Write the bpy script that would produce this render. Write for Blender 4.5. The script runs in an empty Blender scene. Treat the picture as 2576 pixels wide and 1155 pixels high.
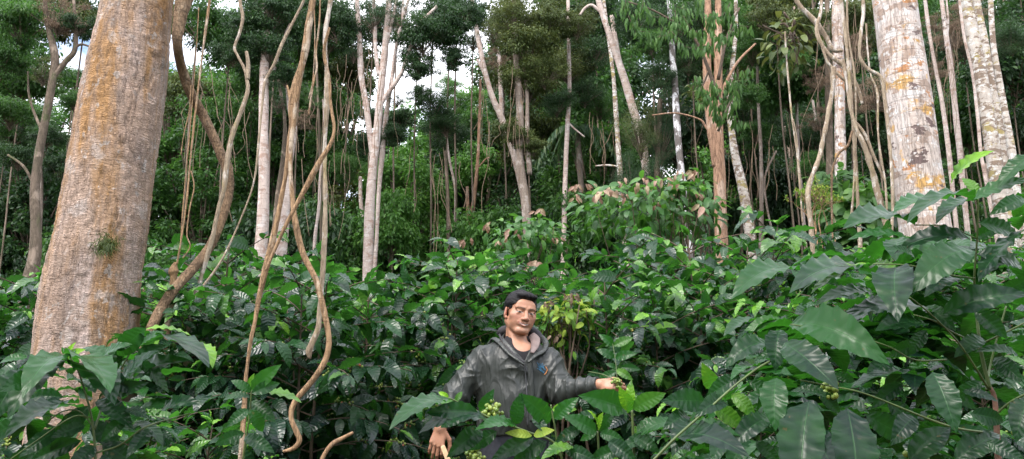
import bpy, math, random
import numpy as np
from mathutils import Vector
PI = math.pi
C = bpy.context.scene.collection
F_PX = 1983.0          # focal length for a 2575 px wide view
PITCH = math.radians(12)
CAM = np.array([0, 0, 1.5])
cp, sp = math.cos(PITCH), math.sin(PITCH)


def at(px, py, Y):
    """point on the line of sight of (px, py) at world distance Y"""
    a, b = (px - 1287.5) / F_PX, (577.5 - py) / F_PX
    d = np.array([a, cp - b * sp, sp + b * cp])
    return CAM + d * (Y / d[1])


def g(x, y):
    """ground height"""
    x = np.asarray(x, float); y = np.asarray(y, float)
    z = 0.12 * np.maximum(y - 1.3, 0) + 0.05 * x * np.clip(y / 8, 0, 1)
    z = z + 0.11 * np.maximum(y - 20, 0) + 0.004 * np.clip(x, 0, 40) * np.clip(y - 10, 0, 60)
    z = z + 0.05 * np.sin(x * 1.3 + y * .7) + .04 * np.sin(x * .6 - y * 1.9)
    return z


# ---------------------------------------------------------------- tagging
def tag(o, label=None, cat=None, group=None, kind=None):
    if label: o['label'] = label
    if cat: o['category'] = cat
    if group: o['group'] = group
    if kind: o['kind'] = kind
    return o


def empty(name, loc, label=None, cat=None, group=None):
    o = bpy.data.objects.new(name, None)
    o.empty_display_size = .1
    o.location = Vector([float(c) for c in loc])
    C.objects.link(o)
    return tag(o, label, cat, group)


def link(name, me, parent=None, loc=None):
    o = bpy.data.objects.new(name, me)
    C.objects.link(o)
    if parent is not None:
        o.parent = parent
    if loc is not None:
        o.location = Vector([float(c) for c in loc])
    return o


def copy_tree(o, parent=None, keep=None):
    c = o.copy(); C.objects.link(c); c.parent = parent
    for ch in o.children:
        if keep is None or ch.name.split('.')[0] in keep:
            copy_tree(ch, c)
    return c


def raw_mesh(name, verts, faces, mat, uv=None, tint=None, col=None, smooth=True):
    """faces: (m,k) int array with one k"""
    verts = np.asarray(verts, np.float32).reshape(-1, 3); faces = np.asarray(faces, np.int32)
    m, k = faces.shape
    me = bpy.data.meshes.new(name)
    me.vertices.add(len(verts)); me.vertices.foreach_set('co', verts.ravel())
    me.loops.add(m * k); me.loops.foreach_set('vertex_index', faces.ravel())
    me.polygons.add(m); me.polygons.foreach_set('loop_start', np.arange(0, m * k, k, dtype=np.int32))
    me.polygons.foreach_set('use_smooth', np.full(m, smooth))
    if uv is not None:
        l = me.uv_layers.new(name='UVMap')
        l.data.foreach_set('uv', np.asarray(uv, np.float32)[faces.ravel()].ravel())
    if tint is not None:
        a = me.attributes.new('tint', 'FLOAT', 'POINT'); a.data.foreach_set('value', np.asarray(tint, np.float32))
    if col is not None:
        a = me.color_attributes.new('col', 'FLOAT_COLOR', 'POINT')
        cc = np.ones((len(verts), 4), np.float32); cc[:, :3] = col; a.data.foreach_set('color', cc.ravel())
    me.update(calc_edges=True)
    if mat is not None: me.materials.append(mat)
    return me


def nrm(a):
    a = np.asarray(a, float)
    return a / np.maximum(np.linalg.norm(a, axis=-1, keepdims=True), 1e-9)


# ---------------------------------------------------------------- value noise
_h = np.random.RandomState(7).rand(64, 64, 64).astype(np.float32)


def vnoise(p):
    p = np.asarray(p, np.float32); i = np.floor(p).astype(int); f = p - i; f = f * f * (3 - 2 * f)
    i0 = i & 63; i1 = (i + 1) & 63
    x0, y0, z0 = i0[..., 0], i0[..., 1], i0[..., 2]; x1, y1, z1 = i1[..., 0], i1[..., 1], i1[..., 2]
    fx, fy, fz = f[..., 0], f[..., 1], f[..., 2]
    a = _h[x0, y0, z0] * (1 - fx) + _h[x1, y0, z0] * fx
    b = _h[x0, y1, z0] * (1 - fx) + _h[x1, y1, z0] * fx
    c = _h[x0, y0, z1] * (1 - fx) + _h[x1, y0, z1] * fx
    d = _h[x0, y1, z1] * (1 - fx) + _h[x1, y1, z1] * fx
    return (a * (1 - fy) + b * fy) * (1 - fz) + (c * (1 - fy) + d * fy) * fz - .5


# ---------------------------------------------------------------- leaves
def prof_coffee(u):
    w = 3.5 * u ** .8 * np.maximum(1 - u, 0) ** 1.05
    return w * (1 - .75 * np.exp(-((u) / .045) ** 2))


def prof_oval(u):
    return np.sqrt(np.clip(np.sin(PI * u), 0, 1)) * .95


def prof_lance(u):
    return np.sin(PI * u ** .8) ** 1.1


def leaf_geo(P, T, N, L, W, nu=5, nv=2, theta=.8, fold=.25, rip=.02, freq=5, tint=None, prof=prof_coffee, rng=None, tilt=None):
    rng = rng or np.random.RandomState(1)
    P = np.asarray(P, float).reshape(-1, 3); n = len(P)
    T = nrm(np.asarray(T).reshape(-1, 3)); N = np.asarray(N, float).reshape(-1, 3)
    B = nrm(np.cross(N, T)); N = np.cross(T, B)
    L = np.broadcast_to(np.asarray(L, float), (n,)); W = np.broadcast_to(np.asarray(W, float), (n,))
    th = np.broadcast_to(np.asarray(theta, float), (n,)) + 1e-3
    fo = np.broadcast_to(np.asarray(fold, float), (n,))
    u = np.linspace(0, 1, nu + 1); v = np.linspace(-1, 1, nv + 1)
    U, V = np.meshgrid(u, v, indexing='ij'); U = U.ravel()[None]; V = V.ravel()[None]
    w = prof(U)
    x = L[:, None] * np.sin(th[:, None] * U) / th[:, None]
    z = -L[:, None] * (1 - np.cos(th[:, None] * U)) / th[:, None]
    y = V * w * W[:, None] / 2
    ph = rng.rand(n, 2) * 6.28
    phs = np.where(V < 0, ph[:, :1], ph[:, 1:]) + 0 * U
    fr = freq * (.8 + .4 * rng.rand(n, 1))
    rp = rip * L[:, None] * np.sin(6.283 * U * fr + phs) * np.abs(V) ** 1.6 * np.clip(w, 0, 1)
    z = z + fo[:, None] * np.abs(y) + rp
    tw = (rng.rand(n, 1) - .5) * 1.2
    z = z + tw * U * y
    y = y * (1 + .35 * min(rip, .022) / .02 * .09 * np.sin(6.283 * U * fr + phs + 1.2))
    vv = P[:, None] + x[..., None] * T[:, None] + y[..., None] * B[:, None] + z[..., None] * N[:, None]
    i = np.arange(nu)[:, None] * (nv + 1) + np.arange(nv)[None]
    q = np.stack([i, i + nv + 1, i + nv + 2, i + 1], -1).reshape(-1, 4)
    k = (nu + 1) * (nv + 1)
    faces = (q[None] + np.arange(n)[:, None, None] * k).reshape(-1, 4)
    uv = np.tile(np.stack([U[0], V[0] * .5 + .5], -1), (n, 1))
    if tint is None: tint = rng.rand(n)
    tt = np.repeat(np.broadcast_to(tint, (n,)), k)
    return vv.reshape(-1, 3), faces, uv, tt


class Geo:
    """collects quads from several leaf_geo calls"""
    def __init__(s): s.v = []; s.f = []; s.u = []; s.t = []; s.n = 0
    def add(s, r):
        s.v.append(r[0]); s.f.append(r[1] + s.n); s.u.append(r[2]); s.t.append(r[3]); s.n += len(r[0])
    def mesh(s, name, mat):
        return raw_mesh(name, np.concatenate(s.v), np.concatenate(s.f), mat, np.concatenate(s.u), np.concatenate(s.t))


# ---------------------------------------------------------------- tubes
def smooth_path(pts, n):
    """Catmull-Rom through pts (m,k) -> (n,k)"""
    p = np.asarray(pts, float); m = len(p)
    if m == 2: return p[0] + (p[1] - p[0]) * np.linspace(0, 1, n)[:, None]
    q = np.vstack([2 * p[0] - p[1], p, 2 * p[-1] - p[-2]])
    seg = np.linalg.norm(np.diff(p[:, :3], axis=0), axis=1); cum = np.concatenate([[0], np.cumsum(seg)])
    s = np.linspace(0, cum[-1] * .99999, n); k = np.clip(np.searchsorted(cum, s, side='right') - 1, 0, m - 2)
    t = ((s - cum[k]) / np.maximum(seg[k], 1e-9))[:, None]
    a, b, c, d = q[k], q[k + 1], q[k + 2], q[k + 3]
    return .5 * ((2 * b) + (-a + c) * t + (2 * a - 5 * b + 4 * c - d) * t * t + (-a + 3 * b - 3 * c + d) * t ** 3)


def tube_geo(path, rad, seg=10, rough=0., rfreq=6., cap=True, vstretch=.4, lump=0.):
    path = np.asarray(path, float); n = len(path); rad = np.broadcast_to(np.asarray(rad, float), (n,))
    tan = nrm(np.gradient(path, axis=0))
    ref = np.array([0.3, -1., .1]); a = nrm(np.cross(tan, ref)); b = np.cross(a, tan)
    ang = np.linspace(0, 2 * PI, seg, endpoint=False)
    dirs = np.cos(ang)[None, :, None] * a[:, None] + np.sin(ang)[None, :, None] * b[:, None]
    r = rad[:, None] * np.ones((n, seg))
    if rough or lump:
        s = np.concatenate([[0], np.cumsum(np.linalg.norm(np.diff(path, axis=0), axis=1))])
        rr = rad.mean()
        q = np.stack([np.cos(ang)[None] * rr * rfreq + 0 * s[:, None], np.sin(ang)[None] * rr * rfreq + 0 * s[:, None], s[:, None] * rfreq * vstretch + 0 * ang[None]], -1) + path[0].sum() * 3
        r = r * (1 + rough * 2 * vnoise(q) + rough * vnoise(q * 2.3) + lump * vnoise(q * .35) * 2)
    v = (path[:, None] + dirs * r[..., None]).reshape(-1, 3)
    i = np.arange(n - 1)[:, None] * seg + np.arange(seg)[None]; j = np.arange(n - 1)[:, None] * seg + (np.arange(seg) + 1)[None] % seg
    f = np.stack([i, j, j + seg, i + seg], -1).reshape(-1, 4)
    if cap:
        k = len(v); v = np.vstack([v, path[0], path[-1]])
        h = np.arange(0, seg, 1); h2 = (h + 1) % seg
        # fans of degenerate-free quads: centre, a, b, centre is not allowed -> use two-step quads
        he = np.arange(0, seg - seg % 2, 2)
        c0 = np.stack([np.full(len(he), k), (he + 2) % seg, he + 1, he], -1)
        o = (n - 1) * seg
        c1 = np.stack([np.full(len(he), k + 1), o + he, o + he + 1, o + (he + 2) % seg], -1)
        f = np.vstack([f, c0, c1])
    return v, f


class TubeSet:
    def __init__(s): s.v = []; s.f = []; s.n = 0
    def add(s, vf):
        s.v.append(vf[0]); s.f.append(vf[1] + s.n); s.n += len(vf[0])
    def mesh(s, name, mat): return raw_mesh(name, np.concatenate(s.v), np.concatenate(s.f), mat)


def px_path(pts, Y, n=None):
    """pts (px,py,width_px[,Y]) -> 3D path, radii"""
    out = []
    for p in pts:
        y = p[3] if len(p) > 3 else Y
        q = at(p[0], p[1], y)
        d = math.sqrt(((q - CAM) ** 2).sum()) * math.cos(math.atan(abs(p[0] - 1287.5) / F_PX)) if False else y
        out.append([*q, p[2] * .5 * d / F_PX])
    n = n or max(8, len(pts) * 7)
    s = smooth_path(out, n)
    return s[:, :3], np.maximum(s[:, 3], .002)


# ico sphere for berries
def berries_geo(P, R):
    """low spheres as quads: 6x5 uv sphere"""
    P = np.asarray(P); n = len(P); S, K = 8, 5
    th = np.linspace(.12, PI - .12, K); ph = np.linspace(0, 2 * PI, S, endpoint=False)
    T, Q = np.meshgrid(th, ph, indexing='ij')
    s = np.stack([np.sin(T) * np.cos(Q), np.sin(T) * np.sin(Q), np.cos(T) * 1.1], -1).reshape(-1, 3)
    v = P[:, None] + s[None] * np.broadcast_to(R, (n,))[:, None, None]
    i = np.arange(K - 1)[:, None] * S + np.arange(S)[None]; j = np.arange(K - 1)[:, None] * S + (np.arange(S) + 1)[None] % S
    q = np.stack([i, i + S, j + S, j], -1).reshape(-1, 4)
    t = []
    q = np.vstack([q, [[0, 1, 2, 3], [0, 3, 4, 5], [0, 5, 6, 7]], [[32 + 3, 32 + 2, 32 + 1, 32], [37, 36, 35, 32], [39, 38, 37, 32]]])
    f = (q[None] + (np.arange(n) * len(s))[:, None, None]).reshape(-1, 4)
    tint = np.repeat(np.random.RandomState(3).rand(n), len(s))
    return v.reshape(-1, 3), f, np.zeros((n * len(s), 2)), tint


# ================================================================ materials
class NT:
    def __init__(s, name):
        s.m = bpy.data.materials.new(name); s.m.use_nodes = True
        s.t = s.m.node_tree; s.t.nodes.clear(); s.out = s.n('ShaderNodeOutputMaterial')
    def n(s, ty, **kw):
        x = s.t.nodes.new(ty)
        for k, v in kw.items():
            if k in x.inputs: x.inputs[k].default_value = v
            else: setattr(x, k, v)
        return x
    def l(s, a, b): s.t.links.new(a, b)
    def v(s, a, name_or_idx, node):
        """set or link an input"""
        inp = node.inputs[name_or_idx]
        if hasattr(a, 'is_linked') or hasattr(a, 'links'): s.l(a, inp)
        else: inp.default_value = a
    def math(s, op, a, b=None, c=None, clamp=False):
        x = s.n('ShaderNodeMath', operation=op); x.use_clamp = clamp
        for i, q in enumerate((a, b, c)):
            if q is not None: s.v(q, i, x)
        return x.outputs[0]
    def mix(s, f, a, b, blend='MIX'):
        x = s.n('ShaderNodeMix', data_type='RGBA', blend_type=blend)
        s.v(f, 0, x)
        for q, i in ((a, 6), (b, 7)):
            if isinstance(q, (tuple, list)): q = (*q[:3], 1)
            s.v(q, i, x)
        return x.outputs[2]
    def noise(s, vec, scale=5., detail=3., rough=.55, dist=0.):
        x = s.n('ShaderNodeTexNoise'); s.l(vec, x.inputs['Vector'])
        x.inputs['Scale'].default_value = scale; x.inputs['Detail'].default_value = detail
        x.inputs['Roughness'].default_value = rough; x.inputs['Distortion'].default_value = dist
        return x.outputs['Fac']
    def map(s, vec, scale=(1, 1, 1), loc=(0, 0, 0), rot=(0, 0, 0)):
        x = s.n('ShaderNodeMapping'); s.l(vec, x.inputs[0])
        x.inputs['Scale'].default_value = scale; x.inputs['Location'].default_value = loc; x.inputs['Rotation'].default_value = rot
        return x.outputs[0]
    def step(s, val, lo, hi):
        x = s.n('ShaderNodeMapRange'); s.l(val, x.inputs[0]); x.inputs[1].default_value = lo; x.inputs[2].default_value = hi
        return x.outputs[0]
    def coord(s, which='Object'): return s.n('ShaderNodeTexCoord').outputs[which]
    def bump(s, h, strength=.5, dist=.02, normal=None):
        x = s.n('ShaderNodeBump'); x.inputs['Strength'].default_value = strength; x.inputs['Distance'].default_value = dist
        s.l(h, x.inputs['Height'])
        if normal is not None: s.l(normal, x.inputs['Normal'])
        return x.outputs[0]
    def pbr(s, color, rough=.6, normal=None, spec=.5, **kw):
        x = s.n('ShaderNodeBsdfPrincipled')
        if isinstance(color, (tuple, list)): x.inputs['Base Color'].default_value = (*color[:3], 1)
        else: s.l(color, x.inputs['Base Color'])
        s.v(rough, 'Roughness', x); x.inputs['Specular IOR Level'].default_value = spec
        if normal is not None: s.l(normal, x.inputs['Normal'])
        for k, q in kw.items(): s.v(q, k.replace('_', ' '), x)
        return x.outputs[0]
    def done(s, sh):
        s.l(sh, s.out.inputs[0]); return s.m


def leafmat(name, dark, mid, light, rough=.38, trans=.28, veins=9., bump=.5, spec=.5, pw=(.55, .93), tr=(.12, .3, .03), under=None, objvar=.5, spots=0.):
    m = NT(name)
    t = m.n('ShaderNodeAttribute', attribute_name='tint').outputs['Fac']
    oi = m.n('ShaderNodeObjectInfo').outputs['Random']
    tt = m.math('ADD', t, m.math('MULTIPLY', m.math('SUBTRACT', oi, .5), objvar * .35))
    c = m.mix(m.step(tt, .0, pw[0]), dark, mid)
    c = m.mix(m.step(tt, pw[0], pw[1] + .07), c, light)
    uv = m.n('ShaderNodeUVMap').outputs[0]
    sx = m.n('ShaderNodeSeparateXYZ'); m.l(uv, sx.inputs[0])
    av = m.math('ABSOLUTE', m.math('SUBTRACT', sx.outputs[1], .5))
    ph = m.math('MULTIPLY', m.math('SUBTRACT', sx.outputs[0], m.math('MULTIPLY', av, .22)), veins * 6.283)
    wv = m.math('SINE', ph)
    vein = m.step(wv, .93, 1.0)
    mid_ = m.step(av, .022, .008)
    vm = m.math('MAXIMUM', m.math('MULTIPLY', vein, .22), mid_)
    c = m.mix(m.math('MULTIPLY', vm, .32), c, tuple(min(1, q * 2.2 + .02) for q in mid))
    co = m.coord()
    c = m.mix(m.step(m.noise(co, 14, 3), .45, .75), c, tuple(q * .8 for q in mid))
    if spots:
        c = m.mix(m.math('MULTIPLY', m.step(m.noise(co, 60, 2), .70, .74), spots), c, (.12, .07, .03))
    if under:
        geo = m.n('ShaderNodeNewGeometry').outputs['Backfacing']
        c = m.mix(m.math('MULTIPLY', geo, .7), c, under)
    h = m.math('ADD', m.math('MULTIPLY', wv, -.35), m.math('MULTIPLY', mid_, -.8))
    nb = m.bump(h, bump, .004)
    p = m.pbr(c, rough, nb, spec)
    tl = m.n('ShaderNodeBsdfTranslucent')
    m.l(m.mix(m.step(tt, .3, 1.), tr, tuple(min(.9, q * 1.8) for q in tr)), tl.inputs[0])
    mx = m.n('ShaderNodeMixShader'); mx.inputs[0].default_value = trans
    m.l(p, mx.inputs[1]); m.l(tl.outputs[0], mx.inputs[2])
    return m.done(mx.outputs[0])


def bark(name, base, second, patches, sc=1., bump=.6, bdist=.02, rings=0., rough=.85, crack=.6, zs=.25, flaky=0.):
    """patches: (colour, scale, z-squash, lo, hi, seed, opacity)"""
    m = NT(name); co = m.coord()
    c = m.mix(m.step(m.noise(m.map(co, (sc * 4, sc * 4, sc * 4 * zs)), 1, 5, .6), .35, .65), base, second)
    fine = m.noise(m.map(co, (1, 1, 1.8 if flaky else .5)), 60 * sc, 4, .7)
    c = m.mix(m.math('MULTIPLY', m.step(fine, .35, .7), .35), c, tuple(min(1, q * 1.6) for q in base))
    for (pc, ps, pz, lo, hi, sd, op) in patches:
        n = m.noise(m.map(co, (ps, ps, ps * pz), (sd * 3.7, sd * 1.9, sd * 5.3)), 1, 6, .62, .3)
        c = m.mix(m.math('MULTIPLY', m.step(n, lo, hi), op), c, pc)
    # cracks
    ck = m.noise(m.map(co, (22 * sc, 22 * sc, 22 * sc * zs * .7)), 1, 4, .65, .5)
    cr = m.step(m.math('ABSOLUTE', m.math('SUBTRACT', ck, .5)), .035, .0)
    c = m.mix(m.math('MULTIPLY', cr, crack), c, tuple(q * .35 for q in second))
    h = m.math('SUBTRACT', m.math('MULTIPLY', fine, .5), cr)
    h = m.math('ADD', h, m.math('MULTIPLY', m.noise(m.map(co, (14 * sc, 14 * sc, 8 * sc)), 1, 4, .6), 1.2))
    if flaky:
        fl = m.noise(m.map(co, (26 * sc, 26 * sc, 95 * sc)), 1, 4, .7, .8)
        h = m.math('ADD', h, m.math('MULTIPLY', m.step(fl, .4, .6), flaky))
        c = m.mix(m.math('MULTIPLY', m.step(fl, .45, .36), .30), c, tuple(q * .45 for q in second))
    if rings:
        w = m.noise(m.map(co, (2, 2, 34 * sc)), 1, 3, .6)
        rg = m.step(w, .56, .66)
        c = m.mix(m.math('MULTIPLY', rg, rings), c, tuple(q * .5 for q in second))
        h = m.math('SUBTRACT', h, m.math('MULTIPLY', rg, .5))
    return m.done(m.pbr(c, rough, m.bump(h, bump, bdist), .3))


def plain(name, color, rough=.6, sc=40., var=.25, bump=.2, spec=.5, **kw):
    m = NT(name); co = m.coord(); n = m.noise(co, sc, 4)
    c = m.mix(m.step(n, .3, .7), tuple(q * (1 - var) for q in color), tuple(min(1, q * (1 + var)) for q in color))
    return m.done(m.pbr(c, rough, m.bump(n, bump, .004), spec, **kw))


M = {}
M['coffee'] = leafmat('coffee_leaf', (.007, .018, .018), (.018, .066, .020), (.17, .38, .03), .25, .26, 9, .5, .48, (.70, .97), (.05, .2, .02))
M['coffee_near'] = leafmat('coffee_leaf_close', (.005, .013, .013), (.018, .080, .016), (.24, .47, .02), .30, .26, 10, .22, .26, (.6, .97), (.045, .22, .015), objvar=0, spots=.5)
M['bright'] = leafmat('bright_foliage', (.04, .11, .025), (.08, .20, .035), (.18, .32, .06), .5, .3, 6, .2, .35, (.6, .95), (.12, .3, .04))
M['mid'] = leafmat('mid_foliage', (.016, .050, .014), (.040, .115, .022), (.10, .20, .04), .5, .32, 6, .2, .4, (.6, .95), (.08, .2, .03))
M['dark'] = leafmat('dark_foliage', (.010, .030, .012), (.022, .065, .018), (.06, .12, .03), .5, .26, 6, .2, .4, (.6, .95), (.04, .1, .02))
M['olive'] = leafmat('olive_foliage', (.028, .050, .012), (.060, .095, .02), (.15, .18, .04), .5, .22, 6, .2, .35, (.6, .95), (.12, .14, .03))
M['dry'] = leafmat('dry_foliage', (.09, .06, .04), (.20, .14, .10), (.32, .24, .17), .7, .2, 4, .2, .2, (.6, .95), (.2, .14, .08))
M['cacao'] = leafmat('cacao_leaf', (.025, .075, .02), (.05, .15, .03), (.14, .26, .04), .42, .25, 8, .4, .45, (.6, .95), (.1, .28, .03))
M['young'] = leafmat('young_red_leaf', (.26, .14, .10), (.34, .22, .16), (.34, .32, .18), .45, .2, 8, .4, .4, (.5, .95), (.3, .15, .08))
M['yellow'] = leafmat('yellow_green_leaf', (.07, .16, .02), (.15, .28, .03), (.38, .42, .06), .5, .3, 8, .4, .35, (.5, .95), (.3, .4, .05))
M['lance'] = leafmat('lance_leaf', (.03, .08, .02), (.06, .14, .035), (.12, .21, .06), .5, .28, 6, .2, .3, (.6, .95), (.10, .22, .04))
M['frond'] = leafmat('palm_frond', (.03, .08, .04), (.07, .14, .07), (.16, .2, .08), .5, .25, 6, .2, .35, (.6, .95), (.12, .25, .06))

PK = (.56, .43, .37)
M['bark_left'] = bark('flaky_pink_bark', (.57, .42, .335), (.44, .30, .22), [
    ((.64, .51, .46), 2.4, .55, .47, .60, 1, .85),
    ((.52, .28, .10), 4.5, .14, .44, .57, 3, .85),
    ((.26, .22, .21), 3.0, .40, .54, .66, 2, .60),
    ((.34, .26, .21), 11, .4, .52, .62, 9, .6),
    ((.68, .60, .56), 7, .8, .57, .66, 4, .6),
    ((.70, .65, .62), 16, .8, .60, .65, 5, .6)], 1., .8, .018, 0, .85, .32, .3, flaky=1.0)
M['bark_right'] = bark('lichened_pale_bark', (.50, .43, .39), (.38, .31, .27), [
    ((.56, .50, .47), 3.0, .7, .50, .55, 1, .7),
    ((.32, .23, .18), 4.2, 1.6, .53, .555, 2, .85),
    ((.50, .28, .06), 3.4, 1.2, .57, .63, 3, .85),
    ((.40, .17, .05), 3.6, 1.7, .585, .61, 6, .8),
    ((.12, .08, .075), 4.4, 1.8, .605, .62, 7, .95),
    ((.66, .64, .63), 9, 1.0, .58, .61, 4, .75),
    ((.72, .71, .71), 20, 1.0, .61, .64, 5, .8)], 1., .6, .012, .2, .8, .45, .14)
M['bark_blotch'] = bark('blotched_white_bark', (.52, .47, .42), (.40, .34, .29), [
    ((.20, .14, .10), 6.5, 2.2, .49, .52, 1, .9),
    ((.36, .29, .10), 6, 1.5, .57, .61, 2, .8),
    ((.66, .64, .61), 10, 2.0, .55, .58, 4, .9)], 1.5, .5, .01, .3, .8, .3, .3)
M['bark_white'] = bark('pale_ringed_bark', (.52, .43, .385), (.37, .29, .25), [
    ((.34, .22, .17), 5, 2.0, .53, .59, 1, .75),
    ((.63, .57, .54), 8, 1.2, .54, .60, 4, .8)], 1.5, .5, .01, .6, .8, .3, .3)
M['bark_spot'] = bark('white_spotted_bark', (.17, .15, .14), (.10, .09, .085), [
    ((.74, .73, .75), 7, .7, .48, .54, 4, .95)], 1.5, .5, .01, .2, .8, .3, .3)
M['bark_mid'] = bark('grey_brown_bark', (.27, .22, .18), (.16, .12, .10), [
    ((.44, .38, .34), 6, .6, .54, .6, 1, .8),
    ((.33, .20, .08), 5, .4, .6, .68, 2, .6)], 1.5, .6, .012, .3, .85, .4, .3)
M['bark_orange'] = bark('orange_brown_bark', (.38, .23, .15), (.24, .14, .09), [
    ((.50, .38, .30), 6, .5, .55, .62, 1, .7)], 1.5, .7, .012, 0, .85, .6, .2)
M['bark_dark'] = bark('dark_mossy_bark', (.16, .12, .09), (.08, .065, .045), [
    ((.36, .28, .22), 6, .6, .56, .64, 1, .7),
    ((.07, .09, .03), 5, .5, .58, .66, 2, .7)], 1.5, .6, .012, 0, .85, .4, .3)
M['vine'] = bark('tan_liana_bark', (.36, .23, .13), (.24, .15, .08), [
    ((.56, .47, .37), 14, .4, .56, .64, 1, .7),
    ((.20, .13, .08), 12, .3, .6, .68, 2, .7)], 3., .7, .008, .2, .8, .6, .15)
M['vine_dark'] = bark('ribbed_brown_vine_bark', (.24, .155, .09), (.14, .09, .055), [
    ((.36, .27, .18), 14, .4, .6, .66, 1, .6)], 3., .9, .008, .35, .8, .5, .5)
M['thread'] = plain('thread_root', (.16, .11, .07), .8, 30, .4)
M['vine_pale'] = bark('pale_liana_bark', (.36, .29, .21), (.24, .175, .12), [
    ((.64, .58, .52), 12, .6, .54, .6, 1, .8),
    ((.30, .24, .10), 9, .5, .6, .68, 2, .6)], 3., .6, .008, .2, .8, .4, .2)
M['twig'] = plain('brown_twig', (.085, .058, .038), .75, 30, .4)
M['greenstem'] = plain('green_stem', (.065, .10, .025), .5, 30, .3)
M['woodstem'] = plain('red_brown_stem', (.16, .08, .05), .7, 40, .4, .5)


def berry_mat():
    m = NT('coffee_cherry')
    t = m.n('ShaderNodeAttribute', attribute_name='tint').outputs['Fac']
    c = m.mix(m.step(t, 0, .8), (.10, .17, .03), (.22, .28, .05)); c = m.mix(m.step(t, .93, .95), c, (.35, .10, .04))
    return m.done(m.pbr(c, .35, None, .5))


M['berry'] = berry_mat()


def ground_mat():
    m = NT('leaf_litter_soil'); co = m.coord()
    c = m.mix(m.step(m.noise(co, 6, 6, .7), .4, .6), (.035, .024, .016), (.10, .065, .04))
    c = m.mix(m.step(m.noise(co, 30, 4, .7), .58, .64), c, (.20, .13, .08))
    return m.done(m.pbr(c, .95, m.bump(m.noise(co, 25, 5, .7), .8, .05), .2))


M['ground'] = ground_mat()

# ================================================================ camera, light, sky
cam = bpy.data.cameras.new('camera'); camo = bpy.data.objects.new('camera', cam); C.objects.link(camo)
camo.location = CAM; camo.rotation_euler = (PI / 2 + PITCH, 0, 0)
cam.sensor_width = 36; cam.lens = 36 * F_PX / 2575; cam.clip_end = 2000; cam.clip_start = .05
bpy.context.scene.camera = camo

SUN_EL, SUN_AZ = math.radians(56), math.radians(-150)   # azimuth from +Y towards +X
sd = Vector((math.sin(SUN_AZ) * math.cos(SUN_EL), math.cos(SUN_AZ) * math.cos(SUN_EL), math.sin(SUN_EL)))
sun = bpy.data.lights.new('sun', 'SUN'); sun.energy = 1.6; sun.angle = math.radians(22); sun.color = (1, .96, .9)
so = bpy.data.objects.new('sun', sun); C.objects.link(so); so.rotation_euler = sd.to_track_quat('Z', 'Y').to_euler()
w = bpy.data.worlds.new('World'); bpy.context.scene.world = w; w.use_nodes = True
nt = w.node_tree; nt.nodes.clear()
sky = nt.nodes.new('ShaderNodeTexSky'); sky.sky_type = 'NISHITA'; sky.sun_disc = False
sky.sun_elevation = SUN_EL; sky.sun_rotation = SUN_AZ; sky.dust_density = 3; sky.air_density = 1.; sky.ozone_density = 1.
bg = nt.nodes.new('ShaderNodeBackground'); bg.inputs[1].default_value = .15
tc = nt.nodes.new('ShaderNodeTexCoord'); mp = nt.nodes.new('ShaderNodeMapping'); mp.inputs['Scale'].default_value = (1, 1, 2.2)
ns = nt.nodes.new('ShaderNodeTexNoise'); ns.inputs['Scale'].default_value = 4.5; ns.inputs['Detail'].default_value = 7; ns.inputs['Roughness'].default_value = .6
mr = nt.nodes.new('ShaderNodeMapRange'); mr.inputs[1].default_value = .36; mr.inputs[2].default_value = .56
mx = nt.nodes.new('ShaderNodeMix'); mx.data_type = 'RGBA'; mx.inputs[7].default_value = (9.5, 9.6, 10.2, 1)
out = nt.nodes.new('ShaderNodeOutputWorld')
for a_, b_ in ((tc.outputs['Generated'], mp.inputs[0]), (mp.outputs[0], ns.inputs[0]), (ns.outputs[0], mr.inputs[0]), (mr.outputs[0], mx.inputs[0]),
               (sky.outputs[0], mx.inputs[6]), (mx.outputs[2], bg.inputs[0]), (bg.outputs[0], out.inputs[0])):
    nt.links.new(a_, b_)
vs = bpy.context.scene.view_settings
vs.view_transform = 'Standard'; vs.look = 'None'; vs.exposure = 1.32; vs.gamma = 1
bpy.context.scene.cycles.max_bounces = 6; bpy.context.scene.cycles.diffuse_bounces = 3
bpy.context.scene.cycles.transmission_bounces = 4; bpy.context.scene.cycles.glossy_bounces = 2

# ================================================================ ground
gx = np.concatenate([np.linspace(-400, -30, 16), np.linspace(-28, 28, 113), np.linspace(30, 400, 16)])
gy = np.concatenate([np.linspace(-60, -3, 12), np.linspace(-2, 30, 81), np.linspace(32, 90, 30), np.linspace(100, 500, 14)])
X, Y = np.meshgrid(gx, gy, indexing='xy')


def gg(x, y):
    z = g(x, np.minimum(y, 75)) + .02 * np.maximum(y - 75, 0)
    return z


Z = gg(np.clip(X, -40, 40), Y)
nx, ny = len(gx), len(gy)
i = np.arange(ny - 1)[:, None] * nx + np.arange(nx - 1)[None]
fc = np.stack([i, i + 1, i + 1 + nx, i + nx], -1).reshape(-1, 4)
tag(link('ground', raw_mesh('ground', np.stack([X, Y, Z], -1), fc, M['ground'])), kind='structure')


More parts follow.
